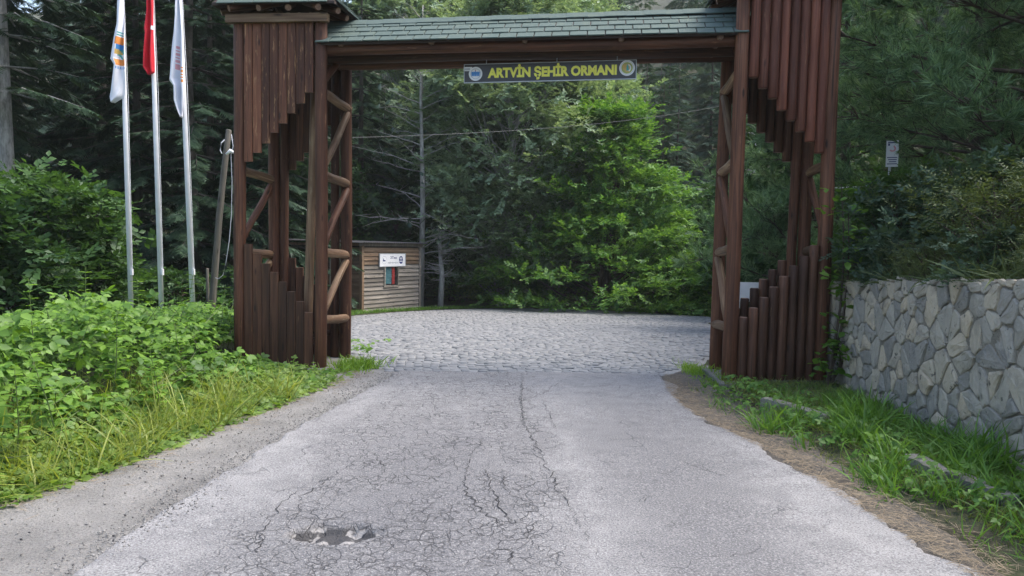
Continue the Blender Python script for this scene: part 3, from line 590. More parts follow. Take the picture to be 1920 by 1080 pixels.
def flag(name, label, left, right, Y, mats, paint, folds=1.6, depth=.07):
    """limp cloth hanging in soft vertical folds beside its pole; outline given top to bottom"""
    nv, nu = 110, 46; yl = [p[1] for p in left]; V = []
    for j in range(nv + 1):
        py = left[0][1] + (left[-1][1] - left[0][1]) * j / nv
        xl_, xr_ = np.interp(py, yl, [p[0] for p in left]), np.interp(py, [p[1] for p in right], [p[0] for p in right])
        for i in range(nu + 1):
            u = i / nu; p = at(xl_ + (xr_ - xl_) * u, py, Y); amp = depth * min(1, .25 + j / nv * 2)
            V.append((p.x, p.y - .05 + amp * math.sin(u * folds * 2 * math.pi + 1.2 * math.sin(j / nv * 3) + j / nv * 1.5) + .02 * math.sin(u * 11 + j * .09), p.z))
    n = nu + 1; I = np.arange(nv * n).reshape(-1, n)[:, :-1].ravel(); F = np.stack([I, I + 1, I + n + 1, I + n], 1)
    mi = [paint((i + .5) / nu, left[0][1] + (left[-1][1] - left[0][1]) * (j + .5) / nv) for j in range(nv) for i in range(nu)]
    o = link(name, np_mesh(name, V, F, mats, True, mi)); sf = o.modifiers.new('cloth', 'SOLIDIFY'); sf.thickness = .004
    return tag(o, label, 'flag', 'flags')
flagpole((228, 0), (246, 590), 12.6, 'leftmost'); flagpole((284, 0), (303, 590), 12.3, 'middle'); flagpole((337, 0), (363, 610), 12.0, 'rightmost')
def paint1(u, py):
    c = (py - 62) / 70; k = (u - .72) / .42
    if 61 < py < 69 and .5 < u < .95: return 4 if int(py / 2) % 2 else 0
    if u < .42: return 0
    if 70 <= py < 84: return 1
    if 84 <= py < 95 and u > .5: return 2
    if 95 <= py < 103 and u > .45: return 5 if u < .75 + (py - 99) * .03 else 4
    if 103 <= py < 112 and u > .5: return 4 if abs(u - .6 - (py - 103) * .03) < .08 else 0
    if 112 <= py < 125: return 1
    if 127 <= py < 131: return 2 if int(u * 22) % 2 else 0
    return 0
flag('flag', 'limp white flag with an orange round emblem on the leftmost pole', [(222, -60), (221, 0), (220, 45), (207, 110), (214, 122), (209, 160), (206, 182), (209, 192), (212, 193)],
     [(229, -60), (232, 0), (234, 60), (236, 120), (236, 150), (234, 178), (232, 183), (222, 189), (215, 193)], 12.55, [M_CLOTH_W, M_ORG, M_BLU, M_CLOTH_W, M_TEAL, M_GOLD], paint1, 1.1, .05)
flag('flag', 'limp red flag showing a scrap of white crescent on the middle pole', [(278, -70), (277, 20), (271, 55), (273, 60), (271, 105), (270, 128), (278, 138), (281, 141)],
     [(288, -70), (290, 0), (291, 60), (292, 130), (292, 138), (286, 140), (283, 141)], 12.25, [M_CLOTH_R, M_WHT], lambda u, py: 1 if (50 < py < 59 and u > .72 + (59 - py) * .02) else 0, 1.7, .05)
def paint3(u, py):
    if 88 < py < 132 and .44 < u < .58: return 1 if (int(py / 2.2) % 3) else 0
    if 130 < py < 156 and u > .86: return 2 if int(py / 3) % 2 else 0
    return 0
flag('flag', 'limp white flag with faint red lettering on the rightmost pole', [(333, -60), (330, 30), (322, 100), (317, 150), (327, 163), (328, 190), (336, 210), (342, 221)],
     [(338, -60), (341, 10), (346, 60), (349, 120), (349, 180), (347, 200), (346, 215), (344, 221)], 11.95, [M_CLOTH_W, M_PINK, M_ORG], paint3, 1.5, .06)

# leaning timber service pole with its drop cable, and the overhead line
pb, pt = at(394, 600, 12.9), at(429, 243, 12.9); pb = pb + (pb - pt) * .12
up_ = empty('service_pole', pb, 'leaning grey timber pole left of the gate with a dangling white cable', 'pole')
log('pole', pb, pt, .064, M_WOOD_GREY, up_, 12, .048, .02)
p = at(432, 286, 12.75); link('insulator', MB().tube([p + Vector((-.07, 0, -.03)), p + Vector((0, 0, .03)), p + Vector((.06, 0, .0))], [.018, .036, .02], 8).mesh('insulator', M_WHT, True), up_)
cp = [at(x, y, 12.8) for x, y in ((434, 252), (437, 275), (433, 290), (435, 340), (434, 400), (430, 450), (424, 490), (418, 516), (410, 523), (404, 521))]
link('drop_cable', MB().tube(cp, .006, 6).mesh('drop_cable', M_GREYP, True), up_)
link('bracket', MB().tube([at(421, 262, 12.8), at(415, 268, 12.75), at(413, 282, 12.75), at(416, 288, 12.75)], .01, 6).mesh('bracket', M_ALU), up_)
q0, q1 = at(432, 262, 12.9), at(1411, 186, 30); pts = []
for k in range(25):
    t = k / 24; d = q0.lerp(q1, t); d.z -= .35 * 4 * t * (1 - t); pts.append(d)
tag(link('overhead_wire', MB().tube(pts, .004, 5).mesh('overhead_wire', plain('wire_grey', (.10, .105, .115), .6))), 'thin overhead wire strung from the timber pole across the gate opening', 'wire')
st = at(389, 545, 13.2); tag(log('stake', (st.x, st.y, -.6), at(388.5, 503, 13.2), .03, M_WOOD_GREY, None, 8), 'short grey stake beside the leaning pole', 'stake')

# ------------------------------------------------------------------ wooden kiosk
M_ROOFM = plain('corrugated_sheet', (.10, .10, .105), .5, .4); M_GLASS = plain('dark_glass', (.03, .045, .055), .12); M_TGLASS = plain('teal_glass', (.07, .16, .18), .12); M_REDF = plain('red_frame', (.26, .03, .03), .5); M_SHADE_IN = plain('inside_shade', (.012, .011, .011), .9)
C0 = Vector((-4.94, 24.5, 0)); C1 = Vector((-3.4, 27.2, 0)); C2 = Vector((-7.65, 26.05, 0)); ZB, ZT = -.66, 1.56
ex = (C1 - C0).normalized(); ey = (C2 - C0).normalized(); Wd = (C1 - C0).length; Dp = (C2 - C0).length
kiosk = empty('kiosk', (C0.x, C0.y, ZB), 'small wooden kiosk with grey weatherboards and a flat corrugated roof', 'kiosk')
def face_board(name, o, e, n, u0, u1, z, h, mat, parent, lap=.045):
    """one weatherboard, bottom edge proud of the top edge; local Z is the grain"""
    M, L = frame_to(o + e * u0 + Vector((0, 0, z)), o + e * u1 + Vector((0, 0, z)))
    R = M.inverted(); V = []
    for u in (u0, u1):
        for dz, dn_ in ((0, .004), (0, lap + .012), (h * .95, .016), (h * .95, .004)): V.append(R @ (o + e * u + n * dn_ + Vector((0, 0, z + dz))))
    return link(name, py_mesh(name, V, [(0, 1, 2, 3), (7, 6, 5, 4), (0, 4, 5, 1), (1, 5, 6, 2), (2, 6, 7, 3), (3, 7, 4, 0)], mat), parent, M)
back = C1 + ey * Dp
link('wall', MB().add([C0 + Vector((0, 0, ZB)), C1 + Vector((0, 0, ZB)), back + Vector((0, 0, ZB)), C2 + Vector((0, 0, ZB)), C0 + Vector((0, 0, ZT)), C1 + Vector((0, 0, ZT)), back + Vector((0, 0, ZT)), C2 + Vector((0, 0, ZT))],
     [(0, 1, 5, 4), (1, 2, 6, 5), (2, 3, 7, 6), (3, 0, 4, 7)]).mesh('wall', M_SHADE_IN), kiosk)  # near-black sheet behind the boards paints the shadow in their gaps
nX = Vector((ex.y, -ex.x, 0)); nX = nX if nX.dot(ey) < 0 else -nX; nY = -ex
nb = 15; hb = (ZT - .06 - ZB) / nb; wu0, wu1, wz0, wz1 = 1.12, 1.78, ZB + .85, ZB + 1.82
for k in range(nb):
    z = ZB + k * hb; mt = M_WOOD_SHED if k < 11 else M_WOOD_SHED2
    if z + hb > wz0 + .05 and z < wz1 - .05:
        face_board('board', C0, ex, nX, .05, wu0, z, hb, mt, kiosk); face_board('board', C0, ex, nX, wu1, Wd - .05, z, hb, mt, kiosk)
    else: face_board('board', C0, ex, nX, .05, Wd - .05, z, hb, mt, kiosk)
    if z + hb > ZB + .9 and z < ZB + 1.75:
        face_board('board', C0, ey, nY, .05, .55, z, hb, M_WOOD_SHED2, kiosk); face_board('board', C0, ey, nY, 1.3, Dp - .05, z, hb, M_WOOD_SHED2, kiosk)
    else: face_board('board', C0, ey, nY, .05, Dp - .05, z, hb, M_WOOD_SHED2, kiosk)
for c, m_ in ((C0, M_WOOD_SHED2), (C1, M_WOOD_SHED), (C2, M_WOOD_SHED2)):
    slab('corner_post', (.11, .11, ZT - ZB + .08), Matrix.Translation((*(c + (nX + nY) * .015).xy, (ZT + ZB) / 2 - .01)) @ Matrix.Rotation(math.atan2(ex.y, ex.x), 4, 'Z'), m_, kiosk)
def on(e, n, u, z, d=0.0): # point on a kiosk face
    return C0 + e * u + n * d + Vector((0, 0, z))
def face_box(name, e, n, u0, u1, z0, z1, d0, d1, mat, parent):
    V = [on(e, n, u, z, d) for u in (u0, u1) for z in (z0, z1) for d in (d0, d1)]
    return link(name, py_mesh(name, V, [(0, 1, 3, 2), (4, 6, 7, 5), (0, 4, 5, 1), (2, 3, 7, 6), (0, 2, 6, 4), (1, 5, 7, 3)], mat), parent)
win = face_box('window', ex, nX, wu0, wu1, wz0, wz1, .003, .008, M_SHADE_IN, kiosk)
face_box('pane', ex, nX, wu0 + .05, wu0 + .42, wz0 + .06, wz1 - .28, .010, .020, M_TGLASS, win)
for a in ((wu0 + .40, wu0 + .54, wz0 + .04, wz1 - .02), (wu0 + .03, wu0 + .40, wz1 - .30, wz1 - .24)): face_box('sash', ex, nX, *a, .012, .04, M_REDF if a[0] > wu0 + .2 else M_WOOD_SHED2, win)
for a in ((wu0 - .05, wu0, wz0, wz1), (wu1, wu1 + .05, wz0, wz1), (wu0 - .08, wu1 + .08, wz0 - .06, wz0)): face_box('frame', ex, nX, *a, .004, .085, M_WOOD_SHED, win)
w2 = face_box('window', ey, nY, .55, 1.3, ZB + .9, ZB + 1.75, .003, .012, M_GLASS, kiosk)
for a in ((.5, .55, ZB + .85, ZB + 1.8), (1.3, 1.35, ZB + .85, ZB + 1.8), (.55, 1.3, ZB + .85, ZB + .9), (.55, 1.3, ZB + 1.75, ZB + 1.8)): face_box('frame', ey, nY, *a, .004, .07, M_WOOD_SHED, w2)
rf = MB(); ncor = 64; L2 = Wd + .4
for k in range(ncor + 1):
    u = -.22 + L2 * k / ncor; h = .018 * (1 if k % 2 else -1)
    for w in (-.25, Dp + .2):
        for dz in (0, .012): rf.V.append(tuple(C0 + ex * u + ey * w + Vector((0, 0, ZT + .10 + h + dz + .02 * w))))
    if k:
        b = 4 * k; a = b - 4; rf.F += [(a + 1, b + 1, b + 3, a + 3), (a, a + 2, b + 2, b), (a, b, b + 1, a + 1), (a + 2, a + 3, b + 3, b + 2)]; rf.mi += [0] * 4
link('roof', rf.mesh('roof', M_ROOFM), kiosk)
face_box('fascia', ex, nX, -.18, Wd + .14, ZT - .02, ZT + .075, .03, .07, M_WOOD_SHED, kiosk); face_box('fascia', ey, nY, .03, Dp + .15, ZT - .02, ZT + .07, .03, .07, M_WOOD_SHED2, kiosk)
# kiosk sign
ksm = Matrix((ex, Vector((0, 0, 1)), nX)).transposed().to_4x4(); ksm.translation = on(ex, nX, 1.50, 1.07, .075)
ks = tag(link('kiosk_sign', MB().box((0, 0, 0), (1.36, .42, .03)).mesh('kiosk_sign', M_WHT), None, ksm), 'white rectangular sign with blue emblems above the kiosk window', 'sign')
fr = MB()
for c, s in (((0, .22, 0), (1.42, .02, .04)), ((0, -.22, 0), (1.42, .02, .04)), ((-.70, 0, 0), (.02, .42, .04)), ((.70, 0, 0), (.02, .42, .04))): fr.box(c, s)
link('frame', fr.mesh('frame', M_ALU), ks, ksm)
link('lettering', text_mesh('2Tez', .36, .09, M_NAVY, .01), ks, ksm @ Matrix.Translation((.03, .045, .018)))
mb = MB()
for k in range(11): mb.box((-.26 + k * .053, -.09, .017), (.035, .03 + .018 * ((k * 7) % 3), .003))
link('lettering', mb.mesh('lettering', M_GREYP), ks, ksm)
e_ = MB(); e_.add(*disc(.135, .0165, rin=.125), 1); e_.box((-.01, -.02, .0175), (.13, .045, .003), 0); e_.box((-.05, .025, .0175), (.03, .06, .003), 0); link('emblem', e_.mesh('emblem', [M_NAVY, M_GREYP]), ks, ksm @ Matrix.Translation((-.46, 0, 0)))
e_ = MB(); e_.add(*disc(.11, .0165, sy=1.25), 0); e_.add(*disc(.07, .0175, 10, a0=.4, a1=2.7, sy=1.3), 1); e_.box((0, -.045, .0178), (.17, .03, .002), 1); e_.box((0, .04, .018), (.03, .06, .002), 0); link('emblem', e_.mesh('emblem', [M_NAVY, M_WHT]), ks, ksm @ Matrix.Translation((.44, 0, 0)))
# low hut glimpsed left of the gate
hut = empty('hut', (-9.0, 24.5, -.6), 'low dark boarded hut half hidden behind the leaning pole and the left gate tower', 'hut')
ho = Vector((-10.4, 24.6, 0)); he = Vector((1, .05, 0)).normalized(); hn = Vector((.05, -1, 0)).normalized(); M_HUT = wood('dark_hut_wood', (.04, .032, .026), (.09, .075, .06), (.14, .12, .10), .15)
link('wall', MB().box((-9.0, 25.7, .2), (2.8, 1.9, 1.7)).mesh('wall', M_SHADE_IN), hut)
for k in range(11): face_board('board', ho, he, hn, 0, 2.9, -.68 + k * .155, .155, M_HUT, hut, .03)
link('roof', MB().box((-9.0, 25.5, 1.14), (3.5, 2.9, .05), M=Matrix.Rotation(.05, 3, 'X')).mesh('roof', M_ROOFM), hut)

# ------------------------------------------------------------------ stone retaining wall
def stone_mat():
    m, nt, bs = mat_new('wall_stone'); oi = nt.nodes.new('ShaderNodeObjectInfo'); v = coords(nt, offs_random=True)
    n = noise_(nt, v, 5, 5, .65); n2 = noise_(nt, v, 38, 4, .7)
    b = ramp(nt, oi.outputs['Random'], [(0, (.235, .222, .198)), (.35, (.32, .298, .258)), (.6, (.39, .355, .295)), (.85, (.45, .39, .30)), (1, (.49, .405, .295))])
    c = mixc(nt, ramp(nt, n, [(.5, 0), (.75, .7)]), b, (.12, .12, .125)); c = mixc(nt, ramp(nt, n2, [(.55, 0), (.75, .5)]), c, (.40, .39, .37))
    vo = noise_(nt, v, 13, 3, .6); c = mixc(nt, ramp(nt, vo, [(.63, 0), (.69, .85)]), c, (.055, .055, .055))
    gp_ = nt.nodes.new('ShaderNodeNewGeometry'); mp_ = nt.nodes.new('ShaderNodeMapping'); mp_.inputs['Scale'].default_value = (3, 3, .8); nt.links.new(gp_.outputs['Position'], mp_.inputs['Vector'])
    c = mixc(nt, ramp(nt, noise_(nt, mp_.outputs[0], 1.0, 4, .65), [(.5, 0), (.72, .6)]), c, (.13, .13, .105))
    nt.links.new(c, bs.inputs['Base Color']); bs.inputs['Roughness'].default_value = .8; nm = bump(nt, None, n2, .7, .012); bump(nt, bs, n, .6, .025, nm); return m
M_STONE = stone_mat(); M_MORTAR = gravel_mat('wall_mortar', (.19, .172, .142), (.34, .312, .26), (.40, .365, .31), .2)
Y0, Y1 = 3.2, 10.3
wv = []; wf = []
ny = 77
for i in range(ny):
    y = Y0 + (Y1 - Y0) * i / (ny - 1); x = wall_x(y); zt_ = wall_top(y) + .05 * mnoise.noise((y * 2.3, 0, 0)) + .03 * mnoise.noise((y * 7, 0, 4)); j = .008 * mnoise.noise((y * 5, 1, 0))
    wv += [(x + j, y, -.15), (x + j, y, .5), (x - j, y, 1.0), (x + .01, y, zt_ - .02), (x + .05, y, zt_), (x + .42, y, zt_ - .03), (x + .45, y, -.15)]
    if i:
        b = 7 * i; a = b - 7; wf += [(a + k, a + k + 1, b + k + 1, b + k) for k in range(6)]
wf += [tuple(range(7)), tuple(7 * (ny - 1) + k for k in range(7))[::-1]]
swall = tag(link('retaining_wall', py_mesh('retaining_wall', wv, wf, M_MORTAR)), 'grey rubble stone retaining wall on the right behind the grass', 'wall')
seeds = []; tries = 0
while tries < 9000 and len(seeds) < 298:
    tries += 1; u, v = random.uniform(Y0 - .1, Y1 + .1), random.uniform(-.15, 1.55); md = .08 + .30 * abs(mnoise.noise((u * 3.1, v * 3.1, 4))) + (.14 if u < 4.7 else 0)
    if all((u - a) ** 2 + ((v - b) * .85) ** 2 > md * md for a, b in seeds): seeds.append((u, v))
def clip(poly, px_, py_, nx_, ny_):
    out = []
    for i in range(len(poly)):
        a, b = poly[i], poly[(i + 1) % len(poly)]; da = (a[0] - px_) * nx_ + (a[1] - py_) * ny_; db = (b[0] - px_) * nx_ + (b[1] - py_) * ny_
        if da <= 0: out.append(a)
        if da * db < 0: t = da / (da - db); out.append((a[0] + (b[0] - a[0]) * t, a[1] + (b[1] - a[1]) * t))
    return out
for (u, v) in seeds:
    zt_ = wall_top(u) - .005 + .05 * mnoise.noise((u * 2.3, 0, 0)) + .03 * mnoise.noise((u * 7, 0, 4)) + random.uniform(-.02, .02); poly = [(max(Y0 + .02, u - .5), -.05), (min(Y1 - .02, u + .5), -.05), (min(Y1 - .02, u + .5), zt_), (max(Y0 + .02, u - .5), zt_)]
    for (a, b) in seeds:
        if (a, b) != (u, v) and (a - u) ** 2 + (b - v) ** 2 < 1.2:
            poly = clip(poly, (a + u) / 2, (b + v) / 2, a - u, b - v)
            if len(poly) < 3: break
    if len(poly) < 3: continue
    # round the corners and leave the joint open
    c = (sum(p[0] for p in poly) / len(poly), sum(p[1] for p in poly) / len(poly)); P = []
    for i in range(len(poly)):
        a, b = poly[i], poly[(i + 1) % len(poly)]
        for t in (.15, .5, .85): P.append((a[0] + (b[0] - a[0]) * t + random.uniform(-.011, .009), a[1] + (b[1] - a[1]) * t + random.uniform(-.011, .009)))
    size = max(math.hypot(p[0] - c[0], p[1] - c[1]) for p in P)
    if size < .05: continue
    out_ = random.uniform(.008, .024); tx, ty = random.uniform(-.08, .08), random.uniform(-.08, .08); V = []; m_ = len(P)
    for ins, d in ((.007, -.01), (.010, out_ * .6), (random.uniform(.014, .03), out_)):
        for p in P:
            r = math.hypot(p[0] - c[0], p[1] - c[1]); k = max(.25, (r - ins) / r); V.append((-(d + (tx * (p[0] - c[0]) + ty * (p[1] - c[1])) * (d > .0)), (p[0] - c[0]) * k, (p[1] - c[1]) * k))
    for p in P: V.append((-(out_ + random.uniform(-.003, .006) + tx * (p[0] - c[0]) * .5 + ty * (p[1] - c[1]) * .5), (p[0] - c[0]) * random.uniform(.4, .58), (p[1] - c[1]) * random.uniform(.4, .58)))
    V.append((-(out_ + random.uniform(-.004, .012)), 0, 0))
    F = [(l * m_ + i, l * m_ + m_ + i, l * m_ + m_ + (i + 1) % m_, l * m_ + (i + 1) % m_) for l in (0, 1, 2) for i in range(m_)] + [(3 * m_ + i, 4 * m_, 3 * m_ + (i + 1) % m_) for i in range(m_)]
    link('stone', py_mesh('stone', V, F, M_STONE), swall, Matrix.Translation((wall_x(c[0]), c[0], c[1])) @ Matrix.Rotation(-.065, 4, 'Z'))

# old kerb stones left in the verge
for (pa, pb_, lab) in (((1424, 770), (1545, 806), 'pale worn kerb stone lying in the grass near the right gate tower'), ((1692, 884), (1760, 922), 'broken concrete kerb stone in the grass at the far end of the nearest kerb'),
                       ((1768, 916), (1880, 968), 'grey concrete kerb stone nearest the camera below the stone wall')):
    a, b = Vector(g2(*pa)), Vector(g2(*pb_)); d = (b - a).normalized(); s = Vector((-d.y, d.x)) * .12
    o = rough_block('kerb_stone', [a, b, b + s if s.x > 0 else b - s, a + s if s.x > 0 else a - s], -.1, random.uniform(.125, .15), M_CONC, None, 5, .012); tag(o, lab, 'kerb stone')
a, b = Vector(g2(1560, 815)), Vector(g2(1680, 872))
# notice boards
nbp = empty('notice_board', at(1398, 620, 12.4), 'white notice board on a post glimpsed through the right gate tower', 'notice board')
p0 = at(1383, 529, 12.4); p1 = at(1424, 566, 12.4)
link('panel', MB().box((p0 + p1) / 2, (p1.x - p0.x, .03, p0.z - p1.z)).mesh('panel', M_WHT), nbp); cx_ = (p0.x + p1.x) / 2
for dx in (-.12, .12): link('post', MB().tube([(cx_ + dx, 12.44, -.2), (cx_ + dx, 12.44, p0.z)], .02, 8).mesh('post', M_ALU), nbp)
p0, p1 = at(1664, 263, 11.5), at(1682, 313, 11.5); c = (p0 + p1) / 2
hs = empty('hillside_sign', (c.x, 11.55, ground_h(c.x, 11.5)), 'small white warning sign with a red picture on the wooded bank above the wall', 'sign')
HM = Matrix.Translation(c) @ Matrix.Rotation(-.35, 4, 'Z') @ Matrix.Rotation(math.radians(90), 4, 'X')
link('panel', MB().box((0, 0, 0), (.17, .40, .012)).mesh('panel', M_WHT), hs, HM)
link('post', MB().tube([(c.x, 11.56, ground_h(c.x, 11.5) - .1), (c.x, 11.56, c.z + .15)], .02, 8).mesh('post', M_ALU), hs)
mb = MB(); mb.add(*disc(.048, .008, 16, a0=-2.6, a1=1.2, rin=.026), 0); link('picture', mb.mesh('picture', M_PINK), hs, HM @ Matrix.Translation((0, .075, 0)))
mb = MB(); mb.box((.0, .165, .0075), (.13, .016, .002)); mb.box((-.05, .135, .0075), (.025, .03, .002))
for k in range(4): mb.box((.004 * (k % 3), -.06 - .032 * k, .0075), (.14 - .02 * (k % 3), .012, .002))
link('lettering', mb.mesh('lettering', M_NAVY), hs, HM)

# ------------------------------------------------------------------ foliage kit
def unit(a): return a / np.maximum(np.linalg.norm(a, axis=-1, keepdims=True), 1e-9)
def stamp(T, TF, O, D, U, sc):
    """copy a small template (x along D, y sideways, z along the upper side) to many places"""
    O = np.asarray(O, float); D = unit(np.asarray(D, float)); S = unit(np.cross(U, D)); N = np.cross(D, S); sc = np.broadcast_to(np.asarray(sc, float), (len(O),))
    V = O[:, None] + sc[:, None, None] * (T[None, :, 0, None] * D[:, None] + T[None, :, 1, None] * S[:, None] + T[None, :, 2, None] * N[:, None])
    F = TF[None] + (np.arange(len(O)) * len(T))[:, None, None]
    return V.reshape(-1, 3), F.reshape(-1, TF.shape[1])
def cat(parts):
    Vs, Fs, b = [], [], 0
    for V, F in parts: Vs.append(V); Fs.append(F + b); b += len(V)
    return np.concatenate(Vs), np.concatenate(Fs)
def T_leaf(w=.3, fold=.07, droop=-.06):
    return np.array([(0, 0, 0), (.3, w * .8, fold), (.66, w * .75, fold * .8), (1, 0, droop), (.66, -w * .75, fold * .8), (.3, -w * .8, fold), (.5, 0, 0)], float), np.array([(0, 6, 1), (1, 6, 2), (2, 6, 3), (3, 6, 4), (4, 6, 5), (5, 6, 0)])
def T_leaf2(w=.3, fold=.06): return np.array([(0, 0, 0), (.45, w, fold), (1, 0, -.05), (.45, -w, fold)], float), np.array([(0, 1, 2), (0, 2, 3)])
def compose(items):
    """items: (T, F, origin, dir, up, scale) -> one template"""
    return cat([stamp(T, F, [o], [d], [u], [s]) for T, F, o, d, u, s in items])
def T_twig(n=8, ls=.42, w=.3, flat=.3, seed=0, spread=1.0):
    r = random.Random(seed); it = []
    for i in range(n):
        t = (i + .6) / n; sd = 1 if i % 2 else -1
        it.append((*T_leaf2(w), (t * .9, 0, r.uniform(-.05, .05)), (.55 + .4 * t, sd * spread * r.uniform(.5, 1), r.uniform(-flat, flat)), (r.uniform(-flat, flat), r.uniform(-flat, flat), 1), ls * r.uniform(.75, 1.15)))
    return compose(it)
def T_spruce(n=7, seed=0):
    r = random.Random(seed); V = [(0, .03, 0), (0, -.03, 0), (1, 0, -.12)]; F = [(0, 1, 2)]
    for i in range(n):
        t = .08 + .8 * i / n
        for sd in (-1, 1):
            L = (.42 * (1 - t) + .10) * r.uniform(.8, 1.2); b = len(V); x = t; z = -.12 * t * t
            V += [(x - .06, sd * .01, z), (x + .10, sd * .01, z), (x + L * .75, sd * L * .72, z - .16 * L + r.uniform(-.04, .04))]; F.append((b, b + 1, b + 2))
    return np.array(V), np.array(F)
def T_pine(n=44, seed=0):
    r = random.Random(seed); V = []; F = []
    for i in range(n):
        t = r.uniform(0, .75); a = r.uniform(0, 6.283); op = r.uniform(.2, .85) * (1.15 - .5 * t); L = r.uniform(.55, .85)
        d = (math.cos(op), math.sin(op) * math.cos(a), math.sin(op) * math.sin(a) + .1); b = len(V); w = .034
        V += [(t, -w * math.sin(a), w * math.cos(a)), (t, w * math.sin(a), -w * math.cos(a)), (t + d[0] * L, d[1] * L, d[2] * L - .05)]; F.append((b, b + 1, b + 2))
    return np.array(V), np.array(F)
def T_blade(w=.035, bend=.35):
    z = lambda t: (t * (1 - .25 * bend * t), bend * t * t)
    V = []; 
    for t, k in ((0, 1), (.35, .9), (.7, .6)): V += [(z(t)[0], -w * k, -z(t)[1]), (z(t)[0], w * k, -z(t)[1])]
    V.append((z(1)[0], 0, -z(1)[1])); return np.array(V), np.array([(0, 1, 3), (0, 3, 2), (2, 3, 5), (2, 5, 4), (4, 5, 6)])
def T_trefoil(seed=0):
    r = random.Random(seed); L = T_leaf(.36, .06, -.12); it = []
    for a, s, o in ((0, .62, (.42, 0, 0)), (1.15, .5, (.38, .02, 0)), (-1.15, .5, (.38, -.02, 0))): it.append((*L, o, (math.cos(a), math.sin(a), r.uniform(-.25, .05)), (r.uniform(-.2, .2), r.uniform(-.2, .2), 1), s))
    V, F = compose(it); b = len(V); return np.concatenate([V, np.array([(0, .01, -.02), (0, -.01, -.02), (.42, 0, 0)])]), np.concatenate([F, [(b, b + 1, b + 2)]])
def rand_dirs(n, rng, up=0.0):
    d = rng.normal(size=(n, 3)); d[:, 2] += up; return unit(d)

def limb(mb, p, d, L, r, segs, rng, droop=0.0, wig=.15):
    pts = [Vector(p)]; dv = Vector(d).normalized(); rr = [r]
    for i in range(segs):
        dv = (dv + Vector(rng.normal(0, wig, 3)) + Vector((0, 0, droop))).normalized(); pts.append(pts[-1] + dv * (L / segs)); rr.append(r * (1 - .8 * (i + 1) / segs))
    mb.tube(pts, rr, 5 if r < .05 else 7, cap=False); return pts

def spruce_meshes(seed, H, R, mat, bark, whorls=30, per=7, base=.04, nspray=25, sparse=1.0, spray_l=.56):
    rng = np.random.default_rng(seed); mb = MB(); r0 = H * .007 + .03
    mb.tube([(0, 0, -.3), (.02 * H * rng.normal(0, .3), .01, H * .4), (0, 0, H * .8), (0, 0, H)], [r0 * 1.15, r0 * .75, r0 * .3, .01], 9)
    O, D, U, S = [], [], [], []
    for w in range(whorls):
        t = base + (1 - base) * (w + rng.uniform(-.3, .3)) / whorls; z = H * min(max(t, .01), .985); bl = R * (1 - t) ** .8 * 1.0 + .18
        for k in range(per):
            if rng.random() > sparse: continue
            a = 2 * math.pi * (k + rng.uniform(-.35, .35)) / per + w * 1.1; L = bl * rng.uniform(.65, 1.15); up0 = .35 * t - .12 + rng.normal(0, .08)
            dh = np.array((math.cos(a), math.sin(a), 0)); sd = np.array((-math.sin(a), math.cos(a), 0)); ns = max(4, int(nspray * L / R * 1.2))
            P = lambda q: np.array((0, 0, z)) + dh * (L * q) + np.array((0, 0, L * (up0 * q - .42 * q * q + .16 * q ** 3)))
            if L > .5: mb.tube([P(0), P(.5), P(.95)], [.012 + .012 * L, .01 + .006 * L, .004], 3, cap=False)
            for i in range(ns):
                q = .18 + .82 * (i + rng.random()) / ns; g = rng.choice((-1, 1)); tang = P(min(q + .05, 1.05)) - P(q); tang /= np.linalg.norm(tang)
                O.append(P(q)); D.append(tang + sd * g * rng.uniform(.25, 1.0) + np.array((0, 0, rng.uniform(-.45, .1)))); U.append((rng.normal(0, .25), rng.normal(0, .25), 1)); S.append(spray_l * rng.uniform(.7, 1.25) * (.6 + .55 * (1 - t)) * (1.15 - .3 * q))
            O.append(P(.93)); D.append(tang); U.append((0, 0, 1)); S.append(spray_l)
    O, D, U, S = map(np.array, (O, D, U, S)); parts = []
    for v in range(3):
        k = np.arange(len(O)) % 3 == v; T, F = T_spruce(6, seed * 7 + v); parts.append(stamp(T, F, O[k], D[k], U[k], S[k]))
    V, F = cat(parts); return mb.mesh('trunk', bark, True), np_mesh('crown', V, F, mat)

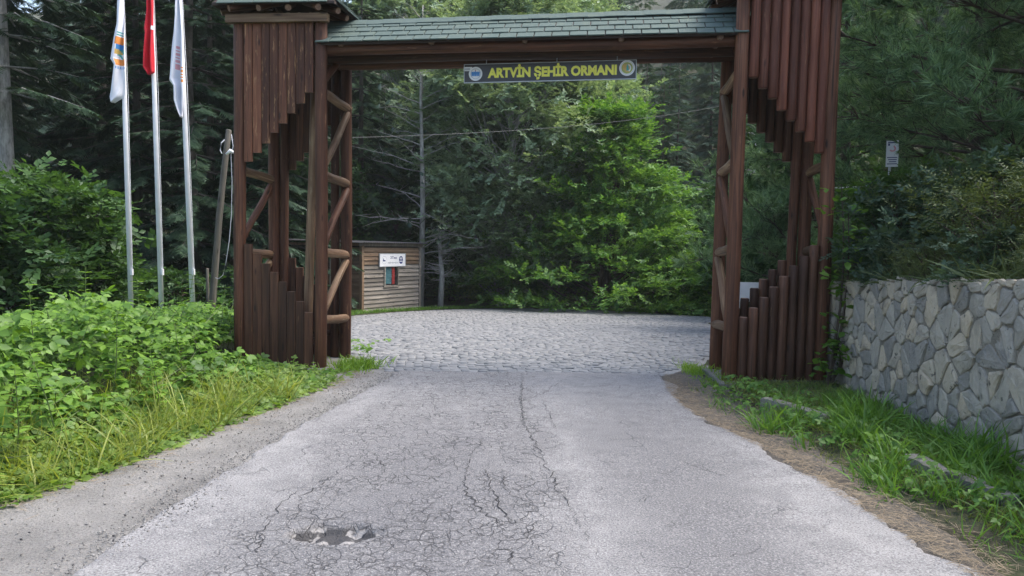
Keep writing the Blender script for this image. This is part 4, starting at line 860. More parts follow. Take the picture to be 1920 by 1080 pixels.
def broad_meshes(seed, H, R, mat, bark, zc0=.25, clumps=110, twigs=22, tw=.5, leaf_ls=.42, shape='oval', up=.15, trunks=1, cr=.75, flat=.45, leaf_w=.3, hang=0.0, nleaf=8):
    """trunk, limbs out to leaf clumps, and clumps made of leafy twigs"""
    rng = np.random.default_rng(seed); mb = MB(); O, D, U, S = [], [], [], []
    tops = []
    for t in range(trunks):
        off = np.array((rng.normal(0, .12), rng.normal(0, .12), 0)) * (trunks > 1); lean = rng.normal(0, .05 if trunks == 1 else .18, 2); rr = H * .011 + .02
        pts = [Vector((off[0] + lean[0] * H * q + rng.normal(0, .015 * H) * q, off[1] + lean[1] * H * q + rng.normal(0, .015 * H) * q, -.2 + (H * .93 + .2) * q)) for q in (0, .2, .4, .6, .8, 1)]
        mb.tube(pts, [rr * 1.2, rr, rr * .8, rr * .6, rr * .35, rr * .1], 8, cap=False); tops.append(pts)
    for c in range(clumps):
        h = rng.random() ** .85; z = H * (zc0 + (1 - zc0) * h)
        if shape == 'oval': rad = R * math.sin(math.pi * min(.12 + .8 * h, 1)) ** .7
        elif shape == 'peak': h = rng.random() ** 1.35; z = H * (zc0 + (1 - zc0) * h); rad = R * (1.03 - h) ** .95
        elif shape == 'cone': rad = R * (1.02 - h) ** .75
        else: rad = R * (1 - h * h) ** .5
        rad *= 1 + .3 * mnoise.noise((h * 4, seed * 3.3, 0)); a = rng.uniform(0, 6.283); rr = rad * rng.uniform(.2, 1.0) ** .5 * (1 + .25 * mnoise.noise((math.cos(a) * 2, math.sin(a) * 2, h * 5 + seed)))
        C = np.array((rr * math.cos(a), rr * math.sin(a), z)); pts = tops[c % trunks]; i = min(5, max(0, int((h * .75 + zc0 * .7) * 5))); C[:2] += np.array(pts[i].xy)
        if c % 2 == 0:
            s = pts[i].lerp(pts[min(i + 1, 5)], rng.random()) - Vector((0, 0, rr * .35)); s.z = max(s.z, .1); e = Vector(C); mid = s.lerp(e, .5) + Vector((0, 0, -.08 * rr)); mb.tube([s, mid, e], [.012 + .012 * rr, .01 + .005 * rr, .004], 4, cap=False)
        cs = cr * rng.uniform(.6, 1.25); outd = np.array((math.cos(a), math.sin(a), up))
        n = int(twigs * cs / cr); q = rng.normal(size=(n, 3)) * np.array((1, 1, flat)) * cs * .55
        O.append(C + q); D.append(outd * .8 + rng.normal(size=(n, 3)) * np.array((.8, .8, .4)) + np.array((0, 0, -hang))); U.append(rng.normal(size=(n, 3)) * .35 + np.array((0, 0, 1)) + outd * .25); S.append(tw * rng.uniform(.65, 1.25, n))
    O, D, U, S = map(np.concatenate, (O, D, U, S)); parts = []
    for v in range(4):
        k = np.arange(len(O)) % 4 == v; T, F = T_twig(nleaf, leaf_ls, leaf_w, .35, seed * 9 + v); parts.append(stamp(T, F, O[k], D[k], U[k], S[k]))
    V, F = cat(parts); return mb.mesh('trunk', bark, True), np_mesh('crown', V, F, mat)
def plant(name, meshes, loc, label, cat_, group=None, rz=0.0, s=(1, 1, 1), parts=('trunk', 'crown')):
    t = empty(name, loc, label, cat_, group); M = Matrix.Translation(loc) @ Matrix.Rotation(rz, 4, 'Z') @ Matrix.Diagonal((*s, 1))
    for nm, me in zip(parts, meshes): link(nm, me, t, M)
    return t

L_SPRUCE = leaf_mat('spruce_needles', (.014, .034, .021), (.046, .084, .047), .22, .5)
L_SPRUCE_B = leaf_mat('blue_spruce_needles', (.028, .058, .045), (.075, .125, .090), .22, .5)
L_DARK = leaf_mat('dark_broadleaf', (.022, .058, .022), (.065, .135, .042), .35)
L_SILVER = leaf_mat('grey_green_leaves', (.105, .175, .10), (.27, .36, .235), .35, .4)
L_LIME = leaf_mat('bright_green_leaves', (.048, .135, .030), (.19, .34, .062), .42)
L_SHRUB = leaf_mat('shrub_leaves', (.035, .085, .022), (.10, .20, .045), .38)
L_PINE = leaf_mat('pine_needles', (.026, .070, .034), (.23, .36, .175), .22, .4, patch=1.9)
L_BRAM = leaf_mat('bramble_leaves', (.065, .15, .022), (.21, .37, .055), .42, .5, patch=1.5)
L_GRASSY = leaf_mat('yellow_green_grass', (.11, .18, .028), (.29, .335, .07), .45, patch=2.0)
L_GRASS = leaf_mat('fresh_grass', (.055, .135, .022), (.15, .29, .045), .42, patch=2.0)
L_HEATH = leaf_mat('heather_leaves', (.045, .068, .026), (.115, .15, .055), .3)
L_GREYB = leaf_mat('grey_bush_leaves', (.035, .065, .040), (.085, .14, .085), .3)
L_STRAW = plain('dry_straw', (.21, .17, .12), .9, var=.45, scale=40)
B_SPRUCE = bark_mat('spruce_bark', (.035, .03, .026), (.10, .09, .08)); B_PALE = bark_mat('pale_bark', (.16, .16, .155), (.42, .42, .41)); B_BROWN = bark_mat('brown_bark', (.03, .022, .016), (.085, .065, .05)); B_DEAD = bark_mat('dead_bark', (.22, .215, .20), (.44, .43, .41))

# ---- spruces
SP = [spruce_meshes(11, 17, 2.9, L_SPRUCE, B_SPRUCE, 32), spruce_meshes(12, 15, 2.5, L_SPRUCE, B_SPRUCE, 27), spruce_meshes(13, 19, 2.8, L_SPRUCE, B_SPRUCE, 34, 6), spruce_meshes(14, 14, 2.3, L_SPRUCE_B, B_SPRUCE, 26)]
SP_TALL = spruce_meshes(15, 19, 2.6, L_SPRUCE, B_PALE, 26, 6, .30, 20)
ORD = ['first', 'second', 'third', 'fourth', 'fifth', 'sixth', 'seventh', 'eighth', 'ninth', 'tenth']
def row_labels(spots, what, step):
    'front-to-back rows, left to right within a row'
    o = sorted(range(len(spots)), key=lambda i: spots[i][1]); out = {}
    for r in range(0, len(o), step):
        for k, i in enumerate(sorted(o[r:r + step], key=lambda i: spots[i][0] / spots[i][1])): out[i] = f'{what}, {["front", "second", "third", "back"][r // step]} row, {ORD[k]} from left'
    return out
def sp(i, x, y, label, group, s=1.0):
    plant('spruce_tree', SP[i], (x, y, ground_h(x, y) - .1), label, 'tree', group, random.uniform(0, 6), (s * random.uniform(.95, 1.1), s * random.uniform(.95, 1.1), s))
spots = ((-13.6, 18.5, 1.0), (-10.0, 20.0, .95), (-8.1, 19.2, .86), (-6.5, 20.8, .8), (-15.8, 21.5, 1.05), (-12.4, 22.8, 1.0), (-8.9, 29.6, 1.05), (-17.5, 25.5, 1.1), (-14.6, 26.8, 1.1), (-11.4, 28.3, 1.05),
                               (-20.5, 29.5, 1.1), (-16.3, 31.5, 1.15), (-12.7, 33.0, 1.1), (-6.4, 31.5, 1.05), (-9.5, 35.5, 1.1))
labs = row_labels(spots, 'dark spruce behind the flagpoles', 4)
for k, (x, y, s) in enumerate(spots):
    sp(k % 3, x, y, labs[k], 'spruces behind the flagpoles', s)
spots = ((-4.6, 34.5, 1.0), (-1.8, 36.5, 1.05), (.8, 35.2, .9), (3.6, 37.5, 1.0), (-6.8, 39.5, 1.1), (-3.2, 41, 1.1), (.6, 42.5, 1.1), (4.4, 43, 1.1), (6.8, 39, 1.0))
labs = row_labels(spots, 'dark spruce behind the leafy trees in the opening', 3)
for k, (x, y, s) in enumerate(spots):
    sp(k % 3, x, y, labs[k], 'spruces behind the square', s * .66)
spots = ((8.2, 42.5, .85), (10.4, 38, .8), (12.8, 43, .95), (9.6, 47, .9), (15.5, 38, 1.0), (6.4, 49, .95), (13.0, 50, 1.0), (18.5, 44, 1.0), (3.0, 50, 1.0), (7.3, 37, .78), (8.8, 40.5, .85), (5.9, 40, .8))
labs = row_labels(spots, 'blue green spruce up the slope at the right', 4)
for k, (x, y, s) in enumerate(spots):
    sp(3, x, y, labs[k], 'spruces on the slope at the right', s)
x = at(20, 300, 17).x; plant('spruce_tree', SP_TALL, (x, 17, ground_h(x, 17)), 'tall spruce with a bare pale trunk at the left edge', 'tree')
# far wooded hillside, too far to tell the trees apart
rng = np.random.default_rng(5); pv, pf = [], []
src = []
for i, sd_ in ((0, 21), (1, 22)):
    _, c_ = spruce_meshes(sd_, 16, 3.0, L_SPRUCE_B, B_SPRUCE, 15, 6, .05, 7, 1, .95); n = len(c_.vertices); v = np.empty(n * 3, np.float32); c_.vertices.foreach_get('co', v); f = np.empty(len(c_.polygons) * 3, np.int32); c_.loops.foreach_get('vertex_index', f); src.append((v.reshape(-1, 3), f.reshape(-1, 3)))
for k in range(210):
    y = rng.uniform(53, 150); x = rng.uniform(-.62 * y, .66 * y); v, f = src[k % 2]; s = rng.uniform(.8, 1.3); a = rng.uniform(0, 6.28); c, s_ = math.cos(a) * s, math.sin(a) * s
    pv.append(np.stack([v[:, 0] * c - v[:, 1] * s_ + x, v[:, 0] * s_ + v[:, 1] * c + y, v[:, 2] * s + ground_h(x, y)], 1)); pf.append(f)
V, F = cat(list(zip(pv, pf))); tag(link('distant_forest', np_mesh('distant_forest', V, F, L_SPRUCE_B)), 'hazy spruce forest covering the far hillside', 'forest', kind='stuff')

# ---- trees round the square
def gz(x, y): return ground_h(x, y)
x = at(938, 500, 31).x; SIL = broad_meshes(31, 12.6, 3.9, L_SILVER, B_PALE, .10, 290, 44, .52, .32, 'oval', .1, 1, .85, .6, .3, 0.0, 10)
plant('silver_tree', SIL, (x, 31, gz(x, 31)), 'tall grey green leafy tree with a pale trunk in the middle of the gate opening', 'tree')
x = at(1030, 500, 34).x; plant('silver_tree', SIL, (x, 34, gz(x, 34)), 'tall grey green tree rising behind the bright green tree', 'tree', None, 2.2, (1.0, 1.0, 1.06))
x = at(1128, 500, 29.5).x; plant('bright_tree', broad_meshes(33, 7.9, 4.7, L_LIME, B_BROWN, .04, 250, 54, .50, .28, 'peak', .30, 2, 1.0, .13, .28, 0.0, 10), (x, 29.8, gz(x, 29.8)), 'bright yellow green leafy tree in layered sprays at the edge of the square', 'tree')
x = at(1238, 560, 27.2).x; plant('leafy_shrub', broad_meshes(34, 1.6, 1.05, L_SHRUB, B_BROWN, .1, 40, 16, .32, .36, 'dome', .2, 3, .4), (x, 27.2, gz(x, 27.2)), 'round green shrub at the far edge of the square under the bright tree', 'shrub')
DK = [broad_meshes(35, 8.5, 3.0, L_DARK, B_BROWN, .06, 180, 40, .52, .32, 'oval', .1, 1, .85, .5, .3, 0.0, 9), broad_meshes(36, 5.2, 2.4, L_DARK, B_BROWN, .05, 130, 40, .48, .32, 'dome', .15, 3, .7, .5, .3, 0.0, 9)]
for k, (px, Y, i, s, lab) in enumerate(((1335, 34, 1, .95, 'dark leafy tree just left of the right gate tower'), (1450, 26, 1, .95, 'dark bushy tree seen through the right gate tower'), (1520, 22, 0, .8, 'dark leafy tree behind the outer post of the right gate tower'),
                                        (850, 33.2, 1, .8, 'dark bushy tree below the grey green tree in the gate opening'), (735, 32.5, 0, .7, 'dark leafy tree rising behind the kiosk roof'), (985, 34.5, 1, .9, 'dark bushy tree under the bright tree at its left side'), (1060, 35, 1, 1.0, 'dark bushy tree at the back of the bright tree'),
                                        (600, 30, 0, .7, 'dark leafy tree seen through the left gate tower'))):
    x = at(px, 500, Y).x; plant('leafy_tree', DK[i], (x, Y, gz(x, Y)), lab, 'tree', None, random.uniform(0, 6), (s, s, s))
for k, (px, Y, sc2, lab) in enumerate(((760, 47, 1.25, 'pale leafy tree top showing above the left part of the lintel roof'), (900, 50, 1.35, 'pale leafy tree top showing above the middle of the lintel roof'), (1020, 49, 1.3, 'pale leafy tree top showing above the name board and lintel roof'))):
    x = at(px, 100, Y).x; plant('silver_tree', SIL, (x, Y, gz(x, Y)), lab, 'tree', None, k * 2.0, (sc2, sc2, sc2 * 1.05))
# bare conifer with long dead boughs
def bare_tree(name, px, Y, H, label, seed, leafy=True, spread=2.3, z0=.18):
    rng = np.random.default_rng(seed); mb = MB(); mb.tube([(0, 0, -.3), (.06, 0, H * .35), (-.05, 0, H * .7), (0, 0, H)], [.13, .10, .06, .015], 8); O, D, U, S = [], [], [], []
    for k in range(46):
        t = z0 + (.97 - z0) * k / 46; a = rng.uniform(0, 6.283); L = spread * (1.15 - t) ** .7 * rng.uniform(.55, 1.1)
        pts = limb(mb, (0, 0, H * t), (math.cos(a), math.sin(a), rng.uniform(.1, .55)), L, .027, 6, rng, -.015, .1)
        for p in pts[2:]:
            for _ in range(2):
                d = Vector(rng.normal(0, 1, 3)); d.z = abs(d.z) * .3; q = limb(mb, p, d, L * .22, .007, 2, rng, 0, .2)
                if leafy and rng.random() < .4: O.append(q[-1][:]); D.append(rng.normal(0, 1, 3) + np.array((0, 0, -.2))); U.append((0, 0, 1)); S.append(rng.uniform(.2, .42))
    me = [mb.mesh('trunk', B_DEAD, True)]
    if leafy:
        T, F = T_spruce(6, seed); V, F = stamp(T, F, np.array(O), np.array(D), np.array(U), np.array(S)); me.append(np_mesh('crown', V, F, L_SPRUCE_B))
    x = at(px, 500, Y).x; plant(name, me, (x, Y, gz(x, Y)), label, 'tree')
bare_tree('bare_tree', 789, 28.8, 11.5, 'half dead conifer with bare grey boughs beside the kiosk', 41, True, 3.0)
bare_tree('dead_tree', 1411, 30, 7.6, 'dead grey trunk with broken twigs seen through the right gate tower', 42, False, 1.4, .4)
bare_tree('dead_tree', 826, 28.6, 3.6, 'thin dead sapling standing right of the kiosk', 43, False, .9, .3)
rng = np.random.default_rng(55)
# ---- right bank: pines, bushes
def pine_meshes(seed, H, R, nb, base=.08, tuft=.24, per=22):
    rng = np.random.default_rng(seed); mb = MB(); mb.tube([(0, 0, -.4), (.08, .05, H * .5), (0, 0, H)], [.16, .11, .03], 9); O, D, U, S = [], [], [], []
    for k in range(nb):
        t = base + (.97 - base) * (k + rng.random()) / nb; a = k * 2.4 + rng.normal(0, .4); L = R * (1.08 - t ** 1.6) * rng.uniform(.65, 1.1)
        pts = limb(mb, (0, 0, H * t), (math.cos(a), math.sin(a), .18), L, .012 + .007 * L, 7, rng, .015, .1)
        for j in range(3 if t < .75 else 2, len(pts)):
            for m in range(5):
                d = (pts[j] - pts[j - 1]).normalized() + Vector((rng.normal(0, .7), rng.normal(0, .7), rng.normal(.1, .3))); l2 = rng.uniform(.3, .8) * (L * .3); q = limb(mb, pts[j], d, l2, .009, 2, rng, .06, .15)
                e_, dd = q[-1], np.array((q[-1] - q[-2]).normalized())
                for f in range(7):
                    O.append((q[-2].lerp(e_, rng.uniform(.3, 1.0)) + Vector(rng.normal(0, .035, 3)))[:]); D.append(dd * .8 + rng.normal(0, .6, 3) + np.array((0, 0, .3))); U.append(rng.normal(0, 1, 3)); S.append(tuft * rng.uniform(.7, 1.2))
    O, D, U, S = map(np.array, (O, D, U, S)); parts = []
    for v in range(3):
        k = np.arange(len(O)) % 3 == v; T, F = T_pine(per, seed * 5 + v); parts.append(stamp(T, F, O[k], D[k], U[k], S[k]))
    V, F = cat(parts); return mb.mesh('trunk', B_BROWN, True), np_mesh('crown', V, F, L_PINE)
PN = pine_meshes(51, 7.0, 3.1, 92, .02, .165, 24); PN2 = pine_meshes(52, 8.5, 3.1, 84, .02, .22, 17)
for me, x, y, lab, rz in ((PN, 6.75, 8.9, 'near pine with long needles overhanging the right end of the stone wall', 1.7), (PN2, 8.2, 13.2, 'pine on the bank behind the small white warning sign', 2.0), (PN2, 11.6, 11.2, 'pine at the right edge behind the nearest pine', 4.0), (PN2, 7.6, 17.5, 'pine on the bank behind the right gate tower', 5.2), (PN, 11.5, 17, 'pine high on the bank above the warning sign', 1.2)):
    plant('pine_tree', me, (x, y, gz(x, y) - .1), lab, 'tree', None, rz)
BU = [broad_meshes(61, 1.25, .85, L_GREYB, B_BROWN, .05, 60, 16, .22, .36, 'dome', .2, 4, .28), broad_meshes(62, 1.0, .9, L_HEATH, B_BROWN, .05, 60, 20, .2, .26, 'dome', .3, 4, .26, .5, .16), broad_meshes(63, 1.6, 1.0, L_SHRUB, B_BROWN, .05, 60, 16, .26, .36, 'dome', .2, 4, .3)]
for i, x, y, s, lab in ((0, 4.62, 8.5, .82, 'grey green bush on top of the stone wall next to the right gate tower'), (0, 4.75, 7.5, .85, 'grey green bush in the middle of the wall top'), (1, 4.5, 6.7, .85, 'brownish heathery bush on the wall top below the pine'), (1, 4.6, 5.9, .75, 'brownish bush on the wall top near the right edge'),
                        (2, 4.75, 9.6, .75, 'yellow green bush behind the outer post of the right gate tower'), (1, 5.3, 7.6, .8, 'dry olive bush up the bank behind the wall'), (2, 5.5, 9.9, .7, 'green bush up the bank below the warning sign'), (0, 5.4, 6.6, .75, 'dark bush up the bank at the right edge'), (2, 6.5, 11.9, .6, 'green bush around the foot of the warning sign'), (0, 5.2, 11.6, .9, 'grey bush at the end of the bank beyond the wall')):
    plant('bush', BU[i], (x, y, gz(x, y) - .05), lab, 'bush', None, random.uniform(0, 6), (s, s, s), ('stems', 'foliage'))
y = rng.uniform(4.4, 12.5, 9000); x = np.array([bank_foot(b) for b in y]) + .05 + np.abs(rng.normal(0, 1.0, len(y)))
y2 = rng.uniform(4.3, 10.3, 3200); x2 = wall_x(y2) + rng.uniform(.03, .5, len(y2)); kk = np.array([mnoise.noise((b * 1.6, 0, 9)) for b in y2]) + rng.normal(0, .2, len(y2)) > -.12; x, y = np.concatenate([x, x2[kk]]), np.concatenate([y, y2[kk]])
BANK_XY = (x, y)
for i, x, y, s, lab in ((1, 3.98, 5.4, .42, 'small brownish bush overhanging the near end of the wall top'), (0, 4.02, 6.25, .42, 'small grey bush spilling over the wall top below the pine'), (1, 4.08, 7.2, .45, 'small olive bush spilling over the middle of the wall'), (0, 4.14, 8.0, .45, 'small dark bush spilling over the wall top left of centre'), (2, 4.2, 9.0, .45, 'small bright bush on the wall top beside the sapling'), (1, 5.2, 8.6, .95, 'tall heathery bush behind the grey bushes on the wall'), (1, 5.1, 5.8, .8, 'heathery bush behind the wall at the right edge')):
    plant('bush', BU[i], (x, y, gz(x, y) - .05), lab, 'bush', None, random.uniform(0, 6), (s, s, s), ('stems', 'foliage'))
# sapling at the foot of the right tower
rng = np.random.default_rng(71); mb = MB(); O, D, U, S = [], [], [], []
base_ = Vector((3.62, 8.50, 0))
for tip, seed_ in (((1590, 400), 1), ((1577, 345), 2), ((1606, 560), 3), ((1568, 640), 4)):
    e = at(*tip, 8.45); pts = [base_.lerp(e, t) + Vector((.10 * math.sin(t * 3.1), 0, 0)) for t in (0, .2, .4, .6, .8, 1)]; mb.tube(pts, [.024, .018, .014, .011, .008, .004], 6, cap=False)
    for j in range(2, 6):
        for m in range(7):
            p = pts[j - 1].lerp(pts[j], rng.random()); d = Vector(rng.normal(0, 1, 3)); d.z = abs(d.z) * .4; q = limb(mb, p, d, rng.uniform(.1, .3), .004, 2, rng)
            for w_ in range(3): O.append(q[-1 - (w_ % 2)][:]); D.append(rng.normal(0, 1, 3) * np.array((1, 1, .35))); U.append(rng.normal(0, .3, 3) + np.array((0, 0, 1))); S.append(rng.uniform(.07, .13))
T, F = T_leaf(.36); V, F = stamp(T, F, np.array(O), np.array(D), np.array(U), np.array(S))
sap = empty('sapling', base_, 'slender leafy sapling growing between the right gate tower and the stone wall', 'sapling'); link('stem', mb.mesh('stem', B_BROWN, True), sap); link('foliage', np_mesh('foliage', V, F, L_BRAM), sap)
# white line through the bank vegetation
tag(link('white_cable', MB().tube([at(1560, 353, 10.2), at(1610, 350, 10.2), at(1680, 344, 10.4), at(1760, 336, 10.6)], .008, 6).mesh('white_cable', M_WHT)), 'pale cable strung across the bushes on the right bank', 'cable')

# ---- left side: shrubs, brambles, grasses
SH = [broad_meshes(81, 3.0, 2.0, leaf_mat('deep_shrub_leaves', (.026, .068, .02), (.075, .155, .038), .36), B_BROWN, .05, 130, 20, .36, .40, 'dome', .2, 4, .5), broad_meshes(82, 2.4, 1.6, L_DARK, B_BROWN, .05, 90, 20, .34, .40, 'dome', .2, 4, .45)]
for i, px, Y, s, lab in ((0, 40, 13.8, 1.0, 'large green shrub at the left edge behind the brambles'), (0, 150, 15, .58, 'lower green shrub left of the flagpoles'), (1, 330, 16.5, .5, 'dark shrub behind the flagpoles'), (1, 480, 17.5, .55, 'dark shrub behind the left gate tower'), (1, -60, 12.5, 1.0, 'dark shrub cut off by the left edge of the picture')):
    x = at(px, 560, Y).x; plant('leafy_shrub', SH[i], (x, Y, gz(x, Y)), lab, 'shrub', None, random.uniform(0, 6), (s, s, s), ('stems', 'foliage'))
def edge_s(x, y): return np.interp(y, [a for a, _ in VEG_EDGE], [b for _, b in VEG_EDGE]) - x
def gzv(x, y): return np.array([ground_h(a, b) for a, b in zip(x, y)])
rng = np.random.default_rng(91)
def bram_h(x, y):
    s = edge_s(x, y); n = np.array([mnoise.noise((a * 1.1, b * 1.1, 2)) + .5 * mnoise.noise((a * 2.7, b * 2.7, 5)) for a, b in zip(x, y)])
    h = np.clip((s - .35) * .8, 0, .86) * (1 + .38 * n); h *= np.interp(y, [3, 5, 8.2, 9.2, 13], [.8, 1, .88, .62, .55]); h *= np.where((x > -3.62) & (y > 8.1), .10, 1); return np.maximum(h, .04)
def scatter(n, ylo, yhi, smin, smax):
    y = rng.uniform(ylo, yhi, n); x = np.interp(y, [a for a, _ in VEG_EDGE], [b for _, b in VEG_EDGE]) - rng.uniform(smin, smax, n)
    ok = (x > -.82 * y - .8) & ~((x > -3.65) & (x < -2.15) & (y > 9.36) & (y < 10.6)) & ~((x > -2.85) & (y > 8.75) & (rng.random(n) < .8)); return x[ok], y[ok]
x, y = scatter(29000, 3.2, 13, .18, 6.5); kk = np.array([mnoise.noise((a * 3.1, b * 3.1, 12)) for a, b in zip(x, y)]) + rng.normal(0, .12, len(x)) > -.28; x, y = x[kk], y[kk]; h = bram_h(x, y); z = gzv(x, y) + h * rng.random(len(x)) ** .38; parts = []
gx = np.stack([np.ones(len(x)) * .5, -.6 * np.ones(len(x)), np.ones(len(x))], 1)
for v in range(4):
    k = np.arange(len(x)) % 4 == v; n = k.sum(); T, F = T_trefoil(v); D = rng.normal(size=(n, 3)) * np.array((1, 1, .25)) + np.array((.35, -.45, -.1)); parts.append(stamp(T, F, np.stack([x, y, z], 1)[k], D, rng.normal(size=(n, 3)) * .32 + gx[k] * np.array((.6, .6, 1)), rng.uniform(.27, .45, n) ** 2))
V, F = cat(parts); tag(link('bramble_thicket', np_mesh('bramble_thicket', V, F, L_BRAM)), 'dense bright green bramble thicket along the left roadside', 'brambles', kind='stuff')
mb = MB(); x, y = scatter(520, 3.4, 12.5, .4, 5.5); h = bram_h(x, y)
for a, b, c in zip(x, y, h):
    z = ground_h(a, b); d = rng.normal(0, .25, 2); mb.tube([(a, b, z), (a + d[0] * .4, b + d[1] * .4, z + c * .6), (a + d[0] * 1.1, b + d[1] * 1.1, z + c * rng.uniform(.9, 1.12))], [.006, .005, .002], 3, cap=False)
tag(link('bramble_canes', mb.mesh('bramble_canes', plain('cane', (.10, .13, .05), .7))), 'thin canes rising through the roadside brambles', 'canes', kind='stuff')
# upright weeds rising above the brambles, one object each
M_WSTEM = plain('weed_stem', (.12, .17, .05), .7)
for k, (px, Y, H_) in enumerate(sorted(((60, 6.2, 1.15), (150, 7.4, 1.2), (205, 6.4, .95), (262, 8.6, 1.05), (330, 9.0, 1.12), (345, 7.2, .85), (400, 9.2, .95), (112, 5.4, .8), (300, 6.3, .7), (25, 5.0, .75)))):
    x0 = at(px, 600, Y).x; z0 = ground_h(x0, Y); mb = MB(); ln = rng.normal(0, .1, 2); top = Vector((x0 + ln[0], Y + ln[1], z0 + H_)); b0 = Vector((x0, Y, z0)); mb.tube([b0, b0.lerp(top, .5) + Vector((.02, 0, 0)), top], [.007, .005, .002], 5, cap=False); O, D, S = [], [], []
    for q in range(13):
        t_ = .35 + .65 * q / 13
        for a_ in (0, math.pi): O.append(b0.lerp(top, t_)[:]); an = a_ + q * 1.57 + rng.normal(0, .2); D.append((math.cos(an), math.sin(an), .15)); S.append((.17 - .1 * t_) * rng.uniform(.8, 1.2))
    V, F = stamp(*T_leaf(.27), np.array(O), np.array(D), np.tile((0, 0, 1.0), (len(O), 1)), np.array(S)); t = empty('weed', b0, f'tall leafy weed stem rising out of the brambles, {ORD[k]} from the left', 'weed', 'weeds rising above the brambles'); link('stem', mb.mesh('stem', M_WSTEM), t); link('foliage', np_mesh('foliage', V, F, L_BRAM), t)
def grass(name, x, y, L0, L1, mat, label, lean=.5, w=.02, bend=.4, zoff=0.0, up=1.0, hs=None):
    n = len(x); z = gzv(x, y) + zoff; parts = []
    for v in range(3):
        k = np.arange(n) % 3 == v; m = k.sum(); T, F = T_blade(w * (1 + .4 * v), bend * (.6 + .5 * v)); D = rng.normal(size=(m, 3)) * lean; D[:, 2] = up; U = rng.normal(size=(m, 3)); U[:, 2] = 0; parts.append(stamp(T, F, np.stack([x, y, z], 1)[k], D, U, rng.uniform(L0, L1, m) * (1 if hs is None else hs[k])))
    V, F = cat(parts); return tag(link(name, np_mesh(name, V, F, mat)), label, 'grass', kind='stuff')
x, y = scatter(8500, 3.0, 7.7, -.05, 1.3); kk = rng.random(len(x)) < .55 + np.array([mnoise.noise((a * 2, b * 2, 3)) for a, b in zip(x, y)]); x, y = x[kk], y[kk]; grass('tall_grass', x, y, .10, .52, L_GRASSY, 'yellow green tall grass in front of the brambles', .5, .008, .5)
x, y = scatter(8000, 3.0, 9.4, -.06, .9); hh = .03 + .26 * rng.random(len(x)) * np.clip(edge_s(x, y) + .1, .1, 1) * np.interp(y, [7.6, 8.6], [1, .25]); z = gzv(x, y) + hh
T, F = T_trefoil(9); D = rng.normal(size=(len(x), 3)) * np.array((1, 1, .3)); V, F = stamp(T, F, np.stack([x, y, z], 1), D, rng.normal(size=(len(x), 3)) * .3 + np.array((.2, -.3, 1)), rng.uniform(.05, .12, len(x)))
tag(link('low_weeds', np_mesh('low_weeds', V, F, leaf_mat('weed_leaves', (.09, .17, .03), (.22, .33, .06), .42, patch=2.0))), 'low leafy weeds along the gravel edge on the left', 'weeds', kind='stuff')
# ---- right verge grass
y = rng.uniform(3.2, 8.7, 19000); x = rng.uniform(0, 1, len(y)); kx = 2.97 - (y - 4.6) * .14; x = kx - .55 + (wall_x(y) - .03 - kx + .55) * x; d_ = np.array([mnoise.noise((a * 2.2, b * 2.2, 8)) for a, b in zip(x, y)]); keep = (rng.random(len(x)) < .7 + 1.3 * d_) & ((x > kx - .05) | (rng.random(len(x)) < .55 - 1.0 * (kx - x) + 1.2 * d_)) & ~((x > 2.45) & (y > 8.62)); x, y = x[keep], y[keep]
kerb_gap = (np.abs(x - (2.97 - (y - 4.6) * .14)) < .07) & ((y < 5.35) | (y > 7.0)); x, y = x[~kerb_gap], y[~kerb_gap]; grass('verge_grass', x, y, .07, .27, L_GRASS, 'fresh green grass between the old kerb and the stone wall', .55, .018, .55, hs=np.interp(y, [3, 6.5, 7.6, 8.3], [1, 1, .6, .3]) * (.55 + .9 * np.clip(np.array([mnoise.noise((a * 3, b * 3, 1)) for a, b in zip(x, y)]) + .4, 0, 1.2)))
y = rng.uniform(3.2, 8.7, 11000); kx = 2.97 - (y - 4.6) * .14; x = kx - .42 + (wall_x(y) - .03 - kx + .42) * rng.random(len(y)); kk = (x > kx - .1) | (rng.random(len(x)) < .5 + np.array([mnoise.noise((a * 3, b * 3, 8)) for a, b in zip(x, y)])); x, y = x[kk], y[kk]
grass('verge_turf', x, y, .03, .10, leaf_mat('mixed_turf', (.07, .10, .025), (.21, .25, .07), .4, patch=3.0), 'short yellowish turf under the tall grass by the stone wall', .8, .03, .6)
T, F = T_trefoil(3); n = 800; y = rng.uniform(3.2, 8.4, n); kx = 2.97 - (y - 4.6) * .14; x = kx + rng.normal(.05, .25, n); x = np.clip(x, kx - .4 + rng.uniform(0, .2, n), wall_x(y) - .05); z = gzv(x, y) + rng.uniform(.02, .14, n)
V, F = stamp(T, F, np.stack([x, y, z], 1), rng.normal(size=(n, 3)) * np.array((1, 1, .3)), rng.normal(size=(n, 3)) * .3 + np.array((-.3, -.3, 1)), rng.uniform(.05, .11, n))
tag(link('verge_weeds', np_mesh('verge_weeds', V, F, L_GRASS)), 'leafy weeds growing over the old kerb on the right', 'weeds', kind='stuff')
x, y = BANK_XY; grass('bank_grass', x, y, .08, .30, L_HEATH, 'dry olive grass covering the bank above the stone wall', .95, .02, .9, np.where(x < wall_x(y) + .55, np.maximum(0, wall_top(y) - .04 - gzv(x, y)), 0))
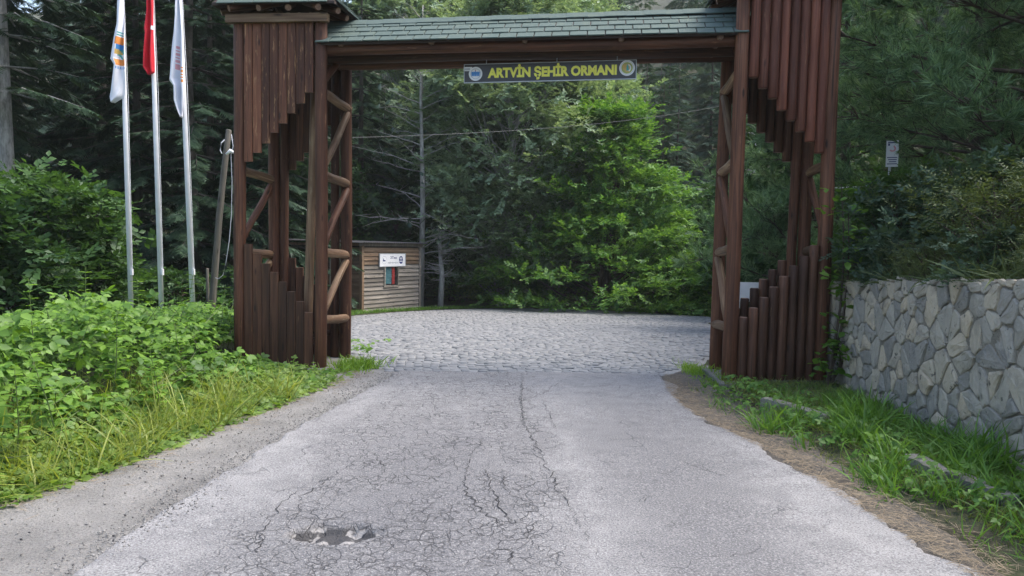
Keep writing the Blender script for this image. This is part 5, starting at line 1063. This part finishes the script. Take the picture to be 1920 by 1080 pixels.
# straw and pine needles
def litter(name, x, y, zf, L0, L1, mat, label, w=.012):
    n = len(x); T = np.array([(-.5, -w, 0), (-.5, w, 0), (.5, w, .0), (.5, -w, .0), (0, 0, .03)]); F = np.array([(0, 1, 4), (1, 2, 4), (2, 3, 4), (3, 0, 4)]); D = rng.normal(size=(n, 3)); D[:, 2] *= .12
    U = rng.normal(size=(n, 3)) * .2 + np.array((0, 0, 1)); V, F = stamp(T, F, np.stack([x, y, zf], 1), D, U, rng.uniform(L0, L1, n)); tag(link(name, np_mesh(name, V, F, mat)), label, 'litter', kind='stuff')
y = rng.uniform(3, 9.3, 4200); xr = np.interp(y, [a for a, _ in XR_ROAD], [b for _, b in XR_ROAD]); x = xr + np.abs(rng.normal(.12, .16, len(y))) - .04; litter('dry_needles', x, y, np.full(len(x), .017) + rng.uniform(0, .015, len(x)), .03, .11, L_STRAW, 'dry straw and pine needles along the right road edge')
y = rng.uniform(3, 9.3, 1500); x = np.interp(y, [a for a, _ in VEG_EDGE], [b for _, b in VEG_EDGE]) + rng.normal(.0, .14, len(y)); litter('dry_grass_litter', x, y, np.full(len(x), .012), .03, .12, L_STRAW, 'dry stalks along the foot of the left bank')
# loose stones on the shoulder
def pebbles(name, x, y, z, s0, s1, mat, label):
    bmv = np.array([(1, 0, 0), (-1, 0, 0), (0, 1, 0), (0, -1, 0), (0, 0, .7), (0, 0, -.5)]); Fm = np.array([(0, 2, 4), (2, 1, 4), (1, 3, 4), (3, 0, 4), (2, 0, 5), (1, 2, 5), (3, 1, 5), (0, 3, 5)]); n = len(x)
    V, F = stamp(bmv, Fm, np.stack([x, y, z], 1), rng.normal(size=(n, 3)), rng.normal(size=(n, 3)) * .4 + np.array((0, 0, 1)), rng.uniform(s0, s1, n)); tag(link(name, np_mesh(name, V, F, mat)), label, 'stones', kind='stuff')
def sh_scatter(n):
    y = rng.uniform(3, 9.2, n); a = np.interp(y, [q for q, _ in VEG_EDGE], [b for _, b in VEG_EDGE]); b = np.interp(y, [q for q, _ in XL_ROAD], [c for _, c in XL_ROAD]); return a + (b - a) * rng.uniform(0, 1.15, n), y
x, y = sh_scatter(150); kk = np.array([mnoise.noise((a * 1.5, b * 1.5, 6)) for a, b in zip(x, y)]) > .05; x, y = x[kk], y[kk]; pebbles('dark_gravel', x, y, np.full(len(x), .010), .003, .011, plain('dark_stone', (.03, .03, .035), .8), 'small black stones scattered over the gravel shoulder')
x, y = sh_scatter(800); pebbles('loose_gravel', x, y, np.full(len(x), .003), .003, .010, plain('pale_stone', (.20, .19, .18), .85, var=.45, scale=14), 'loose grey gravel on the left shoulder')
y = rng.uniform(3, 9.2, 2600); x = np.interp(y, [q for q, _ in XL_ROAD], [c for _, c in XL_ROAD]) + rng.normal(-.01, .09, len(y)); pebbles('edge_grit', x, y, np.full(len(x), .012), .002, .009, plain('grit', (.21, .205, .20), .85, var=.5, scale=17), 'crumbled grit along the left edge of the asphalt')
# grass around the far edge of the square, the kiosk and the tower feet
t = rng.random(5000); ei = np.interp(t, np.linspace(0, 1, 9), [-5.0, -4.75, -3.95, -3.3, -2.6, -1.4, 1.0, 3.3, 5.0]); ej = np.interp(t, np.linspace(0, 1, 9), [20.5, 22.5, 24.6, 25.9, 27.0, 28.4, 29.5, 28.7, 26.7]); off = rng.normal(.05, .22, len(t)); x = ei + off * np.where(ei > 3, 1, -.6) * 1; y = ej + np.abs(off) * .7 + .1
grass('edge_grass', x, y, .05, .17, L_GRASS, 'strip of green grass along the far edge of the cobbled square', .5, .04, .5, .03)
for cx, cy_, rx, ry, n, lab, nm, L in ((-1.98, 9.62, .22, .28, 700, 'bright grass tuft at the foot of the left gate tower', 'grass_tuft', .2), (2.42, 9.75, .16, .45, 500, 'bright grass patch beside the left post of the right gate tower', 'grass_tuft', .12), (2.42, 8.75, .12, .3, 260, 'short grass in front of the right gate tower footing', 'grass_tuft', .1)):
    x = cx + rng.normal(0, rx / 1.6, n); y = cy_ + rng.normal(0, ry / 1.6, n); grass(nm, x, y, L * .4, L, leaf_mat('tuft_grass', (.11, .22, .02), (.25, .40, .05), .45), lab, .6, .03, .5, .02)

# ------------------------------------------------------------------ air
hm = bpy.data.materials.new('haze'); hm.use_nodes = True; nt = hm.node_tree; nt.nodes.remove(nt.nodes['Principled BSDF']); pv_ = nd(nt, 'ShaderNodeVolumePrincipled', Density=.0005); pv_.inputs['Color'].default_value = (.86, .92, .95, 1); pv_.inputs['Anisotropy'].default_value = .2
nt.links.new(pv_.outputs[0], nt.nodes['Material Output'].inputs['Volume'])
tag(link('haze', MB().box((0, 102, 38), (340, 270, 84)).mesh('haze', hm)), 'thin bluish haze in the valley air', 'haze', kind='stuff')
